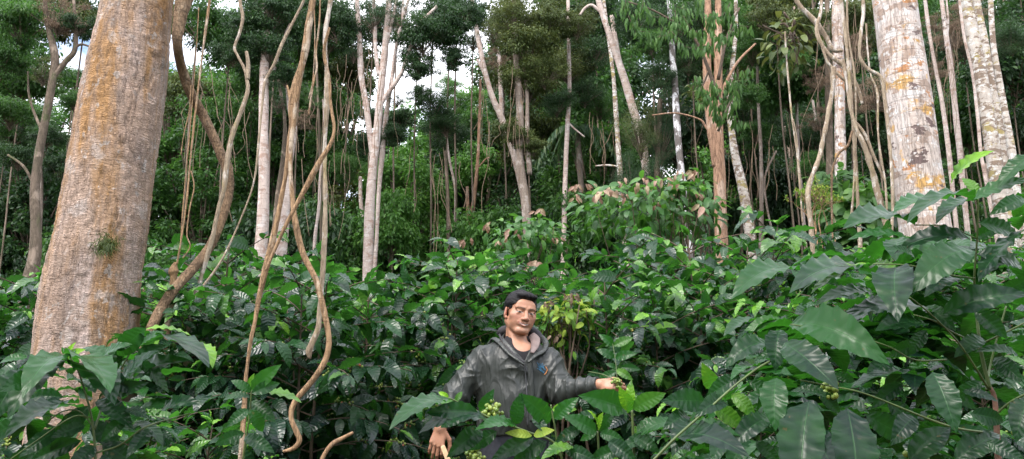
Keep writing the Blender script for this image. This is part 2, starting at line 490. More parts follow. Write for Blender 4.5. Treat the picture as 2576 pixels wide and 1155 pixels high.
# ================================================================ coffee bushes
def make_bush(seed, H=2.0, R=.85, stems=3, nu=6, nv=2, nearness=1., leafL=.15):
    rs = np.random.RandomState(seed)
    ts = TubeSet(); P = []; T = []; N = []; L = []; TI = []; BP = []
    for s in range(stems):
        a = rs.rand() * 6.28; lean = .12 * rs.rand()
        base = np.array([math.cos(a) * .06, math.sin(a) * .06, 0]); h = H * (.86 + .14 * rs.rand())
        top = base + np.array([math.cos(a) * (lean + .15), math.sin(a) * (lean + .15), h])
        path = smooth_path([base, base + (top - base) * .5 + rs.randn(3) * .03, top], 14)
        ts.add(tube_geo(path, np.linspace(.018, .004, 14), 6))
        z = .28; k = rs.randint(2)
        while z < h - .03:
            fr = z / h
            c = path[min(13, int(fr * 13))] + (path[min(13, int(fr * 13) + 1)] - path[min(13, int(fr * 13))]) * (fr * 13 % 1)
            rl = R * (min(1., .45 + 1.3 * fr) if fr < .45 else math.sqrt(max(0.0, 1 - ((fr - .4) / .62) ** 2)))
            for q in range(2):
                az = a + k * 1.57 + q * PI + rs.randn() * .25
                l = max(.1, rl * (.8 + .3 * rs.rand()))
                d = np.array([math.cos(az), math.sin(az), 0]); el = .55 * fr + .15
                n = 8; tt = np.linspace(0, 1, n)
                bp = c + d * (tt * l)[:, None] + np.array([0, 0, 1]) * (l * (el * tt - (.25 + .35 * (1 - fr)) * tt ** 2))[:, None]
                ts.add(tube_geo(bp, np.linspace(.006, .002, n), 4, cap=False))
                bt = nrm(np.gradient(bp, axis=0))
                nl = max(2, int(l / .075)); uu = np.clip(np.linspace(.2, 1, nl) + rs.randn(nl) * .03, .1, 1)
                for u in uu:
                    j = min(n - 2, int(u * (n - 1))); pt = bp[j] + (bp[j + 1] - bp[j]) * (u * (n - 1) - j)
                    side = np.cross(bt[j], [0, 0, 1.]); side = side / (np.linalg.norm(side) + 1e-6)
                    for sg in (-1, 1):
                        if rs.rand() < .04: continue
                        ddir = bt[j] * (.35 + .5 * u) + side * sg * (1.05 - .5 * u) + np.array([0, 0, (.12 if fr > .7 else -.3) + rs.randn() * .38]) + rs.randn(3) * .22
                        P.append(pt); T.append(ddir); N.append(np.array([0, 0, 1.]) + rs.randn(3) * .42 + d * .3)
                        lf = leafL * (.55 + .7 * rs.rand()) * (1 if u < .9 else .6)
                        L.append(lf); new = (fr > .8) * .18 + (u > .9) * .22
                        TI.append(min(1, rs.rand() ** 1.3 * .80 + new))
                    if .25 < u < .8 and rs.rand() < .35 and fr < .75:
                        for _ in range(rs.randint(4, 12)): BP.append(pt + rs.randn(3) * .014)
            z += .088 + .045 * rs.rand(); k += 1
        for q in range(4):   # top shoot
            az = rs.rand() * 6.28
            P.append(path[-1]); T.append([math.cos(az), math.sin(az), 1.2]); N.append([0, 0, 1]); L.append(leafL * .6); TI.append(.9 + .1 * rs.rand())
    P = np.array(P); L = np.array(L)
    G = Geo(); G.add(leaf_geo(P, T, N, L, L * (.38 + .09 * rs.rand(len(L))), nu, nv, .3 + 1.5 * rs.rand(len(L)), .05 + .4 * rs.rand(len(L)), .032, 4.5, TI, prof_coffee, rs))
    return ts, G, np.array(BP)


BUSHES = []


def bush_proto(seed, **kw):
    ts, G, BP = make_bush(seed, **kw)
    r = empty('coffee_bush', (0, 0, -50))
    link('stem', ts.mesh('coffee_stem', M['twig']), r)
    link('foliage', G.mesh('coffee_foliage', M['coffee']), r)
    if len(BP):
        v, f, u, t = berries_geo(BP, .0075)
        tag(link('cherries', raw_mesh('cherries', v, f, M['berry'], u, t), r), kind='stuff')
    return r


far = [bush_proto(100 + i, nu=7, nv=2, leafL=.172) for i in range(6)]
near = [bush_proto(200 + i, nu=12, nv=4, leafL=.175) for i in range(5)]
used = set()


def put_bush(x, y, proto, s=1., label=None, group=None, rz=None, sz=1., tilt=0.):
    o = proto if id(proto) not in used else copy_tree(proto)
    used.add(id(proto))
    o.location = (float(x), float(y), float(g(x, y)) - .03)
    o.rotation_euler = (tilt * random.uniform(-1, 1), tilt * random.uniform(-1, 1), rz if rz is not None else random.uniform(0, 6.28)); o.scale = (s, s, s * sz)
    tag(o, label, 'coffee bush', group)
    return o


random.seed(5)
GF = 'coffee bushes in dense rows on the slope'
LF = 'glossy dark green coffee bush in the massed planting on the slope behind the man'
row = 0; y = 5.7
while y < 17.5:
    x = -.66 * y - 1.3 + (row % 2) * .6
    while x < .66 * y + 1.3:
        xx = x + random.uniform(-.25, .25); yy = y + random.uniform(-.3, .3)
        px = 1287.5 + xx / yy * F_PX
        ok = not (abs(xx + 2.45) < .7 and abs(yy - 4.7) < .8) and not (abs(xx - 3.6) < .8 and abs(yy - 7.2) < .9)
        if xx < -.3 * yy and yy > 12.5: ok = ok and random.random() < .8
        if px < 130 and yy > 6.6: ok = False
        if ok:
            pr = far[random.randrange(6)] if yy > 6.5 else near[random.randrange(5)]
            sz = 1.0
            put_bush(xx, yy, pr, random.uniform(.9, 1.12) * sz, LF, GF, tilt=.05)
        x += 1.25 + .02 * y
    y += 1.15 + .02 * y; row += 1
# closer ones, each placed by hand: x, y, scale, label
for (x, y, s, lab) in [
    (-1.15, 4.75, .93, 'dark coffee bush with cherry clusters just left of the man'),
    (-.62, 5.45, .98, 'coffee bush behind the right shoulder of the man, on the left in the picture'),
    (-1.95, 5.0, .86, 'coffee bush behind the hanging lianas and right of the pink trunk'),
    (1.05, 5.3, .93, 'coffee bush whose cherries the man is picking'),
    (1.75, 4.7, .9, 'dark coffee bush right of the outstretched hand of the man'),
    (2.6, 4.9, .98, 'coffee bush behind the close right-hand coffee plant, left of the lichened trunk'),
    (-1.5, 3.7, .66, 'low coffee bush below the hooked end of the long liana'),
    (-1.1, 3.75, .52, 'low coffee bush left of the lowered hand of the man'),
    (1.0, 3.7, .66, 'low coffee bush under the outstretched arm of the man'),
    (1.75, 3.3, .74, 'coffee bush between the man and the close right-hand coffee plant'),
    (-3.6, 5.3, .75, 'coffee bush at the left edge behind the pink trunk'),
    (-2.2, 3.1, .5, 'low coffee bush at the foot of the pink trunk'),
    (3.4, 5.2, 1.0, 'coffee bush in front of the lichened trunk'),
    (2.5, 3.5, .92, 'shaded coffee bush behind the stem of the close right-hand plant'),
    (-3.0, 3.9, .55, 'low coffee bush at the lower left corner'),
    (.15, 3.2, .45, 'low coffee bush in front of the legs of the man')]:
    put_bush(x, y, near[random.randrange(5)], s, lab)
for p in far + near:
    if id(p) not in used: 
        for c_ in list(p.children): bpy.data.objects.remove(c_)
        bpy.data.objects.remove(p)


# ================================================================ crowns
def crown_geo(seed, R, ncl, nleaf, leafL, clr=.42, ratio=.42, droop=.25, prof=prof_oval, nu=2, core=.25, flat=.75):
    rs = np.random.RandomState(seed); R = np.array(R, float)
    ctr = nrm(rs.randn(ncl, 3)) * (rs.rand(ncl, 1) ** .45) * .9
    cr = clr * (.6 + .7 * rs.rand(ncl)); wgt = cr ** 2; wgt /= wgt.sum()
    ci = rs.choice(ncl, nleaf, p=wgt)
    d = nrm(rs.randn(nleaf, 3)); d[:, 2] = d[:, 2] * .8 + .12
    rad = (np.minimum(rs.rand(nleaf) ** core * (.55 + .6 * rs.rand(nleaf)), 1.25))[:, None]
    P = (ctr[ci] + d * rad * cr[ci, None] * np.array([1, 1, flat])) * R
    T = nrm(d + .7 * rs.randn(nleaf, 3)) ; T[:, 2] -= droop * 2
    N = np.array([0, 0, 1.]) + .55 * rs.randn(nleaf, 3)
    ti = np.clip(rs.rand(nleaf) * .75 + .1 + .12 * rs.randn(ncl)[ci], 0, 1)
    L = leafL * (.6 + .7 * rs.rand(nleaf))
    G = Geo(); G.add(leaf_geo(P, T, N, L, L * ratio, nu, 2, .7, .2, .0, 3, ti, prof, rs))
    ts = TubeSet(); root = np.array([0, 0, -R[2] * 1.0])
    for k in range(ncl):
        e = ctr[k] * R; midp = root * .45 + e * .5 + np.array([0, 0, .1 * R[2]])
        ts.add(tube_geo(smooth_path([root * (.9 - .3 * rs.rand()), midp, e], 8), np.linspace(.012, .004, 8) * R[2] * 1.3, 5, cap=False))
    return G, ts


CP = {}
def crown_protos(kind, seeds, **kw):
    for s in seeds:
        G, ts = crown_geo(s, **kw)
        CP.setdefault(kind, []).append((G.mesh('crown', M['mid']), ts.mesh('branches', M['bark_dark'])))


crown_protos('loose', [1, 2, 3], R=(2, 2, 1.7), ncl=34, nleaf=7500, leafL=.19, clr=.36, droop=.35, core=.5)
crown_protos('dense', [4, 5, 6], R=(2, 2, 1.8), ncl=40, nleaf=13000, leafL=.13, clr=.40, core=.45)
crown_protos('tall', [7, 8, 9, 10], R=(2.2, 2.2, 4), ncl=60, nleaf=15000, leafL=.16, clr=.24, flat=.55)
crown_protos('bushy', [21, 22, 23], R=(2, 2, 1.8), ncl=36, nleaf=6500, leafL=.23, clr=.40, core=.45, droop=.3, nu=3)
crown_protos('column', [24, 25, 26], R=(2.2, 2.2, 4), ncl=60, nleaf=11000, leafL=.24, clr=.26, flat=.6, core=.5)
crown_protos('fine', [11, 12], R=(1.8, 1.8, 2.6), ncl=34, nleaf=15000, leafL=.085, clr=.34, ratio=.35, droop=.6)
crown_protos('airy', [13, 14], R=(2, 2, 1.6), ncl=40, nleaf=5000, leafL=.12, clr=.26, core=.5, ratio=.3, droop=.5)
RC = random.Random(11)


def add_crown(root, kind, pos, s, mat, rz=None):
    """pos in world; root is at root.location"""
    cm, bm = RC.choice(CP[kind])
    rz = RC.uniform(0, 6.28) if rz is None else rz
    for nm, me in (('crown', cm), ('branches', bm)):
        o = link(nm, me, root, [pos[i] - root.location[i] for i in range(3)])
        o.rotation_euler = (0, 0, rz); o.scale = (s, s, s) if not isinstance(s, tuple) else s
        if nm == 'crown':
            o.material_slots[0].link = 'OBJECT'; o.material_slots[0].material = M[mat]
    return root


CR0 = {'bushy': 2, 'column': 2.2, 'loose': 2, 'dense': 2, 'tall': 2.2, 'fine': 1.8, 'airy': 2}


def tree(label, cat, barkn, Y, stems, crowns=(), name='tree', group=None, seg=14, rough=.10, up=2.5, lump=.15, down=True):
    """stems: list of px polylines from the bottom up [(px,py,w[,Y])...]; the first one goes to the ground"""
    root = None; n = 0
    for k, st in enumerate(stems):
        path, rad = px_path(st, Y, max(12, len(st) * 10))
        if k == 0 and down:
            b = path[0]; d = nrm(path[0] - path[min(6, len(path) - 1)])
            if d[2] > -.4: d = np.array([0, 0, -1.])
            steps = []
            q = b.copy()
            while q[2] > g(q[0], q[1]) - .15 and len(steps) < 60:
                q = q + d * .25; steps.append(q.copy())
            if steps:
                path = np.vstack([steps[::-1], path]); rad = np.concatenate([np.linspace(rad[0] * 1.35, rad[0], len(steps)), rad])
        if st[-1][1] < 5 and up:
            d = nrm(path[-1] - path[-4]); m_ = 8; e = path[-1] + d * (np.arange(1, m_ + 1) * up / m_)[:, None]
            path = np.vstack([path, e]); rad = np.concatenate([rad, np.linspace(rad[-1], rad[-1] * .7, m_)])
        if root is None:
            root = empty(name, path[0], label, cat, group)
        v, f = tube_geo(path, rad, seg, rough, 1.2 / max(rad.mean(), .01) ** .5, lump=lump)
        link('trunk' if k == 0 or st[0][2] > 10 else 'limb', raw_mesh('trunk', v - path_loc(root), f, M[barkn]), root)
    for c in crowns:
        x, y, r, kind, mat = c[:5]; yy = c[5] if len(c) > 5 else Y
        s = r * yy / F_PX / CR0[kind]
        add_crown(root, kind, at(x, y, yy), s if len(c) < 7 else (s, s, s * c[6]), mat)
    return root


def path_loc(r): return np.array(r.location)


tree('crooked grey-brown forest tree at the left edge, left of the pink trunk', 'tree', 'bark_dark', 11,
     [[(50, 835, 34), (60, 750, 32), (86, 650, 28), (90, 560, 26), (88, 480, 23), (95, 410, 22), (108, 330, 21), (120, 270, 19), (132, 200, 16), (138, 140, 18), (120, 60, 14), (110, -20, 12)],
      [(130, 200, 12), (165, 155, 13), (188, 125, 12), (190, 60, 10), (185, 0, 9)], [(188, 120, 8), (205, 112, 7), (228, 118, 6)], [(88, 470, 9), (60, 420, 7), (20, 390, 5)], [(105, 330, 8), (75, 250, 6), (70, 180, 4)]],
     [(60, 60, 95, 'loose', 'mid'), (10, 150, 80, 'loose', 'mid'), (150, 40, 90, 'airy', 'dry'), (200, 60, 50, 'loose', 'dark'), (30, 280, 75, 'loose', 'mid', 12), (110, 180, 60, 'airy', 'olive', 12), (190, 250, 50, 'loose', 'mid', 12), (50, 390, 60, 'loose', 'dark', 12)])
tree('thin pale trunk just behind the crooked tree at the left edge', 'tree', 'bark_mid', 13,
     [[(92, 700, 12), (98, 600, 12), (104, 480, 10), (100, 380, 9)]], [(120, 340, 50, 'loose', 'dark'), (160, 420, 60, 'loose', 'dark')])
tree('tall ringed pinkish-grey tree behind the twisted lianas', 'tree', 'bark_white', 13,
     [[(652, 735, 34), (656, 640, 34), (661, 540, 32), (664, 430, 30), (662, 330, 26), (665, 200, 26), (668, 90, 24), (670, -20, 22)], [(668, 215, 16), (690, 170, 14), (700, 130, 10), (730, 60, 8)]],
     [(680, 120, 75, 'loose', 'dark'), (620, 60, 70, 'loose', 'dark'), (690, 20, 90, 'loose', 'dark'), (590, 130, 60, 'loose', 'dark'), (720, 190, 50, 'loose', 'dark')])
tree('smooth pink trunk right of the tall ringed tree behind the lianas', 'tree', 'bark_white', 13.5,
     [[(702, 712, 26), (708, 620, 27), (717, 520, 26), (725, 420, 20), (738, 330, 16), (728, 262, 12), (722, 215, 7)]], [])
tree('dark slim trunk between the ringed tree and the smooth pink trunk', 'tree', 'bark_dark', 14,
     [[(684, 700, 14), (690, 600, 14), (698, 500, 14), (712, 400, 12), (716, 300, 10), (700, 200, 9)]], [(700, 250, 60, 'airy', 'dark')])
tree('pale pinkish tree forking into several upright stems left of centre', 'tree', 'bark_white', 15,
     [[(924, 705, 25), (927, 600, 25), (930, 520, 24), (936, 440, 24), (944, 370, 22), (950, 310, 20), (957, 240, 19), (966, 150, 18), (975, 50, 16), (982, -30, 15)],
      [(938, 400, 16), (930, 340, 15), (920, 260, 15), (908, 190, 14), (904, 100, 13), (896, -20, 11)],
      [(958, 262, 14), (975, 235, 13), (1000, 200, 12), (1020, 160, 11), (1050, 70, 10), (1100, 15, 8)],
      [(952, 190, 12), (944, 120, 11), (942, 40, 10), (938, -30, 9)],
      [(970, 120, 10), (985, 60, 9), (1000, -10, 8)], [(985, 225, 8), (990, 150, 8), (1010, 60, 7), (1015, -10, 6)]],
     [(1065, 90, 85, 'loose', 'dark'), (1120, 60, 80, 'loose', 'dark'), (1140, 150, 45, 'loose', 'dark'), (1050, 170, 50, 'loose', 'dark'), (850, 60, 80, 'loose', 'dark'), (800, 20, 80, 'loose', 'dark'), (940, 30, 90, 'airy', 'dark'),
      (1010, 30, 70, 'airy', 'dark'), (1175, 30, 50, 'loose', 'dark'), (890, 130, 50, 'airy', 'dark')])
tree('slimmer pale stem rising behind the forked pinkish tree', 'tree', 'bark_white', 16,
     [[(940, 700, 11), (947, 600, 11), (953, 480, 11), (962, 380, 14), (970, 300, 13), (985, 200, 11), (1000, 100, 10), (1030, -10, 8)]],
     [(920, 360, 45, 'loose', 'dark'), (985, 340, 45, 'loose', 'dark'), (1000, 250, 35, 'airy', 'dark')])
tree('very thin white sapling between the long straight liana and the lower forest', 'tree', 'bark_white', 15,
     [[(788, 680, 7), (792, 600, 8), (802, 520, 8), (806, 440, 7), (818, 360, 6), (812, 250, 5)]], [(790, 250, 45, 'airy', 'mid'), (760, 300, 40, 'airy', 'dry')])
tree('short white trunk low in the forest left of the forked pinkish tree', 'tree', 'bark_white', 18,
     [[(912, 640, 12), (912, 560, 12), (907, 500, 11), (906, 445, 9)]], [(880, 420, 50, 'dense', 'mid')])
tree('slender white sapling in the green thicket right of the forked tree', 'tree', 'bark_white', 19,
     [[(1144, 620, 7), (1144, 560, 7), (1145, 480, 7), (1130, 400, 6), (1122, 330, 5)]], [(1120, 330, 70, 'dense', 'dark', 20)])
tree('bare brown stump-like trunk with a side branch in the thicket', 'tree', 'bark_orange', 18,
     [[(1182, 640, 16), (1184, 560, 15), (1192, 500, 10), (1200, 420, 9), (1204, 350, 8), (1208, 200, 7)], [(1180, 560, 12), (1176, 520, 10), (1175, 470, 8)], [(1204, 420, 5), (1222, 400, 4), (1232, 396, 3)]], [])
tree('dark rounded tree whose dense crown hangs before the sky gap left of centre', 'tree', 'bark_dark', 17,
     [[(1128, 640, 9), (1126, 500, 9), (1120, 380, 8)]],
     [(1090, 270, 58, 'dense', 'dark'), (1055, 240, 40, 'loose', 'dark'), (1120, 310, 50, 'dense', 'dark'), (1010, 300, 45, 'loose', 'dark'), (940, 290, 40, 'loose', 'dark')])
tree('bright green leafy tree reaching up into the sky gap left of centre', 'tree', 'bark_mid', 24,
     [[(1150, 620, 9), (1150, 450, 8), (1150, 330, 8)]],
     [(1150, 260, 50, 'dense', 'bright'), (1130, 215, 40, 'dense', 'bright'), (1185, 310, 60, 'dense', 'bright'), (1120, 330, 60, 'dense', 'mid'), (1195, 240, 35, 'loose', 'bright')])
tree('olive-crowned tree with a moss-streaked trunk behind the head of the man', 'tree', 'bark_mid', 15.5,
     [[(1326, 660, 24), (1326, 590, 24), (1320, 500, 23), (1306, 400, 20), (1308, 300, 18), (1302, 200, 17), (1296, 100, 16), (1292, -20, 14)],
      [(1332, 440, 12), (1326, 330, 12), (1325, 230, 10), (1310, 120, 9)]],
     [(1330, 110, 80, 'loose', 'olive'), (1290, 40, 70, 'dense', 'olive'), (1385, 60, 70, 'loose', 'olive'), (1300, 190, 60, 'loose', 'olive'), (1370, 180, 65, 'dense', 'olive'), (1290, 330, 55, 'loose', 'olive'), (1340, 370, 45, 'loose', 'olive'), (1400, 260, 50, 'dense', 'dark', 16), (1450, 60, 60, 'dense', 'olive')])
tree('pale leaning trunk slanting up left into the sky gap near the centre', 'tree', 'bark_white', 17,
     [[(1330, 600, 18), (1318, 500, 18), (1295, 400, 18), (1262, 300, 17), (1240, 250, 16), (1222, 190, 14), (1205, 110, 13), (1190, 20, 11), (1186, -30, 10)], [(1232, 230, 9), (1215, 180, 8), (1200, 150, 7)], [(1262, 290, 12), (1258, 200, 12), (1254, 130, 10)]],
     [(1195, 40, 40, 'loose', 'dark'), (1240, 80, 50, 'airy', 'olive'), (1260, 150, 50, 'airy', 'dry')])
tree('slender pale trunk behind the red-tipped plant, left part of it', 'tree', 'bark_white', 16,
     [[(1418, 590, 13), (1420, 500, 13), (1423, 400, 13), (1428, 300, 12), (1432, 230, 12), (1430, 100, 10), (1428, -20, 9)], [(1422, 300, 6), (1440, 320, 5), (1470, 345, 4)]],
     [(1430, 170, 70, 'dense', 'olive', 17), (1470, 230, 60, 'dense', 'dark', 17)])
tree('thin pale trunk rising behind the middle of the red-tipped plant', 'tree', 'bark_blotch', 15,
     [[(1562, 480, 15), (1558, 420, 14), (1552, 330, 13), (1546, 240, 12), (1540, 170, 11), (1528, 80, 10), (1515, -20, 9)], [(1556, 420, 5), (1530, 416, 5), (1497, 418, 4)]],
     [(1490, 130, 70, 'dense', 'dark', 17), (1510, 260, 60, 'dense', 'mid', 18)])
tree('leaning bare white trunk with a crooked side limb, top centre', 'tree', 'bark_white', 14,
     [[(1640, 620, 22), (1632, 500, 22), (1615, 360, 21), (1588, 262, 20), (1570, 200, 21), (1550, 140, 20), (1530, 80, 18), (1510, 20, 16), (1498, -30, 14)],
      [(1580, 235, 13), (1560, 160, 14), (1548, 100, 13), (1538, 40, 11)], [(1512, 33, 9), (1490, 14, 9), (1472, 20, 8), (1458, 38, 6)]], [])
tree('tree draped in a dense dark mass of fine hanging foliage behind the red-tipped plant', 'tree', 'bark_dark', 13.2,
     [[(1650, 620, 18), (1650, 500, 16), (1655, 380, 14), (1660, 250, 12)]],
     [(1610, 330, 62, 'fine', 'olive'), (1590, 450, 60, 'fine', 'dark'), (1650, 480, 72, 'fine', 'dark'), (1660, 350, 60, 'fine', 'dark'), (1600, 560, 60, 'fine', 'dark'), (1690, 250, 50, 'fine', 'dark'), (1680, 570, 70, 'fine', 'dark')])
tree('black and white spotted trunk right of the dark hanging foliage', 'tree', 'bark_spot', 12.4,
     [[(1735, 630, 22), (1726, 560, 21), (1718, 480, 20), (1710, 400, 19), (1703, 320, 18), (1696, 200, 17), (1690, 120, 16), (1682, -20, 14)], [(1722, 520, 4), (1690, 480, 4)]],
     [(1700, 60, 80, 'dense', 'dark'), (1640, 110, 60, 'loose', 'mid'), (1730, 150, 60, 'dense', 'dark'), (1600, 40, 70, 'dense', 'dark', 13.5), (1660, 190, 50, 'dense', 'dark')])
tree('orange-brown double trunk right of centre with hanging pale leaves', 'tree', 'bark_orange', 11.5,
     [[(1816, 625, 34), (1812, 540, 33), (1810, 450, 31), (1806, 360, 28), (1806, 260, 25), (1806, 150, 22), (1806, 60, 20), (1805, -20, 18)],
      [(1800, 420, 22), (1790, 330, 24), (1782, 240, 24), (1778, 150, 22), (1780, 60, 20), (1780, -20, 18)],
      [(1796, 355, 6), (1775, 320, 6), (1758, 300, 5), (1700, 285, 4), (1640, 290, 3)], [(1812, 240, 8), (1835, 190, 8), (1860, 150, 7), (1900, 110, 5)]],
     [(1770, 40, 60, 'dense', 'dark', 12.5), (1840, 60, 70, 'dense', 'mid', 13), (1800, 140, 50, 'loose', 'mid', 12.5)])
tree('grey-white curving trunk right of the orange-brown double trunk', 'tree', 'bark_blotch', 12.5,
     [[(1886, 600, 26), (1878, 530, 26), (1862, 450, 24), (1848, 390, 21), (1840, 330, 18), (1834, 270, 16), (1840, 180, 13), (1850, 80, 12), (1850, -20, 10)]],
     [(1890, 120, 70, 'dense', 'mid', 14), (1930, 40, 70, 'loose', 'olive', 13), (1880, 240, 50, 'loose', 'mid', 13)])
tree('slim pale trunk with a curved twin stem in the dark wood right of centre', 'tree', 'bark_mid', 14.5,
     [[(1914, 600, 12), (1915, 500, 11), (1914, 400, 10), (1910, 320, 9), (1905, 200, 8), (1905, -20, 7)], [(1945, 600, 6), (1925, 500, 6), (1925, 440, 5), (1952, 380, 5)]],
     [(1950, 250, 60, 'dense', 'mid', 15.5), (1900, 330, 50, 'loose', 'mid', 15)])
tree('mottled pink-grey trunk behind the tangle of pale lianas', 'tree', 'bark_right', 11,
     [[(2114, 470, 32), (2113, 400, 32), (2112, 300, 31), (2110, 180, 30), (2106, 80, 28), (2104, -20, 26)]],
     [(2030, 60, 70, 'loose', 'olive', 11.5), (2000, 160, 55, 'loose', 'mid', 11.5), (2060, 200, 50, 'airy', 'dry', 11.5), (2150, 120, 50, 'airy', 'dry', 11.5), (2050, 300, 50, 'airy', 'dry', 12), (2150, 260, 50, 'airy', 'dry', 11.5)])
tree('dark shaded trunk left of the mottled pink-grey trunk', 'tree', 'bark_dark', 12,
     [[(2086, 480, 18), (2086, 380, 18), (2083, 250, 17), (2080, 100, 16), (2080, -20, 14)]], [(2040, 420, 50, 'dense', 'mid', 13)])
tree('massive lichen-blotched pale trunk on the right', 'tree', 'bark_right', 7,
     [[(2335, 640, 128), (2324, 560, 122), (2312, 470, 119), (2303, 410, 118), (2294, 340, 118), (2282, 250, 117), (2270, 160, 114), (2259, 80, 112), (2249, 0, 112), (2238, -80, 110)]], [], seg=72, rough=.012, up=4, lump=.03)
tree('thin pale tree close along the right side of the massive blotched trunk', 'tree', 'bark_white', 9,
     [[(2395, 470, 12), (2388, 400, 12), (2378, 320, 11), (2366, 240, 11), (2352, 170, 10), (2338, 90, 10), (2326, 0, 9)]], [(2350, 60, 40, 'airy', 'dry', 9.5), (2360, 180, 40, 'airy', 'dry', 9.5)])
tree('slender pinkish tree second to the right of the massive blotched trunk', 'tree', 'bark_white', 10,
     [[(2420, 450, 14), (2414, 390, 13), (2404, 300, 13), (2394, 200, 13), (2382, 110, 13), (2368, 0, 12)], [(2378, 120, 6), (2384, 60, 6), (2380, 0, 5)]], [(2400, 80, 45, 'airy', 'dry', 10.5), (2420, 30, 60, 'airy', 'dry', 10.5)])
tree('blotched white and brown trunk, widest of the group at the right edge', 'tree', 'bark_blotch', 8.5,
     [[(2510, 460, 42), (2500, 400, 40), (2486, 310, 38), (2470, 220, 36), (2452, 120, 34), (2436, 40, 33), (2424, -20, 32)]], [(2540, 100, 60, 'dense', 'dark', 11)], seg=28, rough=.03)
tree('blotched trunk pressed against the right side of the widest one at the right edge', 'tree', 'bark_blotch', 8.8,
     [[(2530, 460, 26), (2520, 400, 26), (2510, 310, 24), (2494, 220, 22), (2478, 120, 21), (2462, 40, 20), (2452, -20, 20)]], seg=24, rough=.03)
tree('slim yellowish trunk, the rightmost one of the group at the right edge', 'tree', 'bark_blotch', 9,
     [[(2550, 440, 22), (2542, 370, 20), (2528, 290, 19), (2512, 200, 17), (2500, 130, 16), (2494, 60, 15), (2490, -20, 14)]], seg=18, rough=.04)
tree('very thin white stem left of the widest blotched trunk at the right edge', 'tree', 'bark_white', 8.2,
     [[(2478, 450, 9), (2466, 380, 8), (2458, 290, 8), (2444, 180, 7), (2426, 100, 8), (2412, 0, 7)]])


# the dominating trunk on the left
def big_left():
    ctr = [(205, 1290, 300), (212, 1180, 285), (220, 1060, 272), (226, 940, 262), (231, 818, 257), (240, 700, 249), (264, 578, 240), (285, 440, 232), (302, 340, 233), (318, 240, 232), (333, 150, 222), (343, 80, 205), (352, 0, 196), (362, -100, 190), (374, -220, 184)]
    ctr = [(x - 6, y, w_ * .915) for x, y, w_ in ctr]
    path, rad = px_path(ctr, 4.65, 260)
    seg = 220
    v, f = tube_geo(path, rad, seg, 0, 1)
    a = np.linspace(0, 2 * PI, seg, endpoint=False); n = len(path)
    cen = np.repeat(path, seg, 0); d = nrm(v[:n * seg] - cen)
    q = v[:n * seg]
    dis = .022 * vnoise(q * [2.2, 2.2, 1.2]) + .012 * vnoise(q * [7, 7, 3]) + .007 * vnoise(q * [24, 24, 40]) + .006 * vnoise(q * [50, 50, 90])
    ck = np.abs(vnoise(q * [16, 16, 3.5] + vnoise(q * 9)[:, None] * .8)); dis -= .008 * np.clip(1 - ck / .05, 0, 1)
    v[:n * seg] += d * dis[:, None]
    o = np.array([path[0][0], path[0][1], float(g(path[0][0], path[0][1]))])
    r = empty('tree', o, 'massive leaning trunk with flaky pink and orange bark on the left', 'tree')
    link('trunk', raw_mesh('trunk', v - o, f, M['bark_left']), r)
    # moss tuft
    rs = np.random.RandomState(4); Pm = []; 
    c = at(262, 610, 4.36)
    n = 420
    P = c + [0, .02, 0] + rs.randn(n, 3) * [.026, .010, .030]
    T = rs.randn(n, 3) * .5 + [0, -.25, -1.]; N = np.array([0, -1., 0]) + rs.randn(n, 3) * .3
    G = Geo(); G.add(leaf_geo(P, T, N, (.03 + .035 * rs.rand(n)), .004, 3, 2, 1., 0, 0, 3, rs.rand(n), prof_lance, rs))
    tag(link('moss_tuft', G.mesh('moss_tuft', M['olive'])), 'shaggy olive moss tuft hanging on the pink trunk', 'moss')


big_left()


# ================================================================ lianas
def liana(label, mat, Y, pts, ropes=(), seg=12, rough=.14, lump=.3, knob=None):
    path, rad = px_path(pts, Y, len(pts) * 20)
    o = path[len(path) // 2]
    v, f = tube_geo(path, rad, seg, rough * 1.3, 32, lump=lump)
    if not ropes and not knob:
        ob = link('liana', raw_mesh('liana', v - path[0], f, M[mat])); ob.location = Vector(path[0])
        return tag(ob, label, 'liana')
    r = empty('liana', path[0], label, 'liana')
    link('stem', raw_mesh('stem', v - path[0], f, M[mat]), r)
    for rp in ropes:
        p, q = px_path(rp, Y, len(rp) * 12); v, f = tube_geo(p, q, 8, rough * 1.3, 32, lump=lump)
        link('strand', raw_mesh('strand', v - path[0], f, M[mat]), r)
    return r


liana('thick dark ribbed vine bending out from the pink trunk and back down to it', 'vine_dark', 4.7,
      [(490, -90, 44, 4.6), (468, -20, 44, 4.58), (452, 50, 36, 4.55), (446, 110, 26, 4.55), (458, 175, 24, 4.7), (480, 235, 25, 4.8), (508, 285, 25, 4.9), (533, 335, 24, 4.9), (556, 390, 25, 4.9), (572, 430, 28, 4.9), (575, 480, 27, 4.9), (558, 550, 25, 4.85), (528, 620, 24, 4.8), (482, 680, 25, 4.7), (436, 730, 26, 4.6), (400, 785, 27, 4.5), (372, 850, 27, 4.4), (350, 930, 24, 4.4)], seg=18, rough=.06, lump=.1)
liana('pale knotty vine running down into the thick dark ribbed one', 'vine_pale', 4.75,
      [(603, -20, 8), (604, 10, 8), (610, 45, 8), (602, 85, 8), (590, 120, 9), (600, 145, 8), (614, 172, 8), (621, 200, 9), (623, 230, 10), (606, 280, 10), (591, 320, 12), (578, 365, 12), (568, 430, 13), (562, 480, 12), (548, 530, 12), (534, 600, 12), (520, 645, 12), (500, 718, 12), (480, 803, 13), (468, 900, 13), (458, 980, 14), (440, 1060, 15), (425, 1170, 16)],
      ropes=[[(620, 130, 8), (624, 160, 9), (623, 200, 9)]])
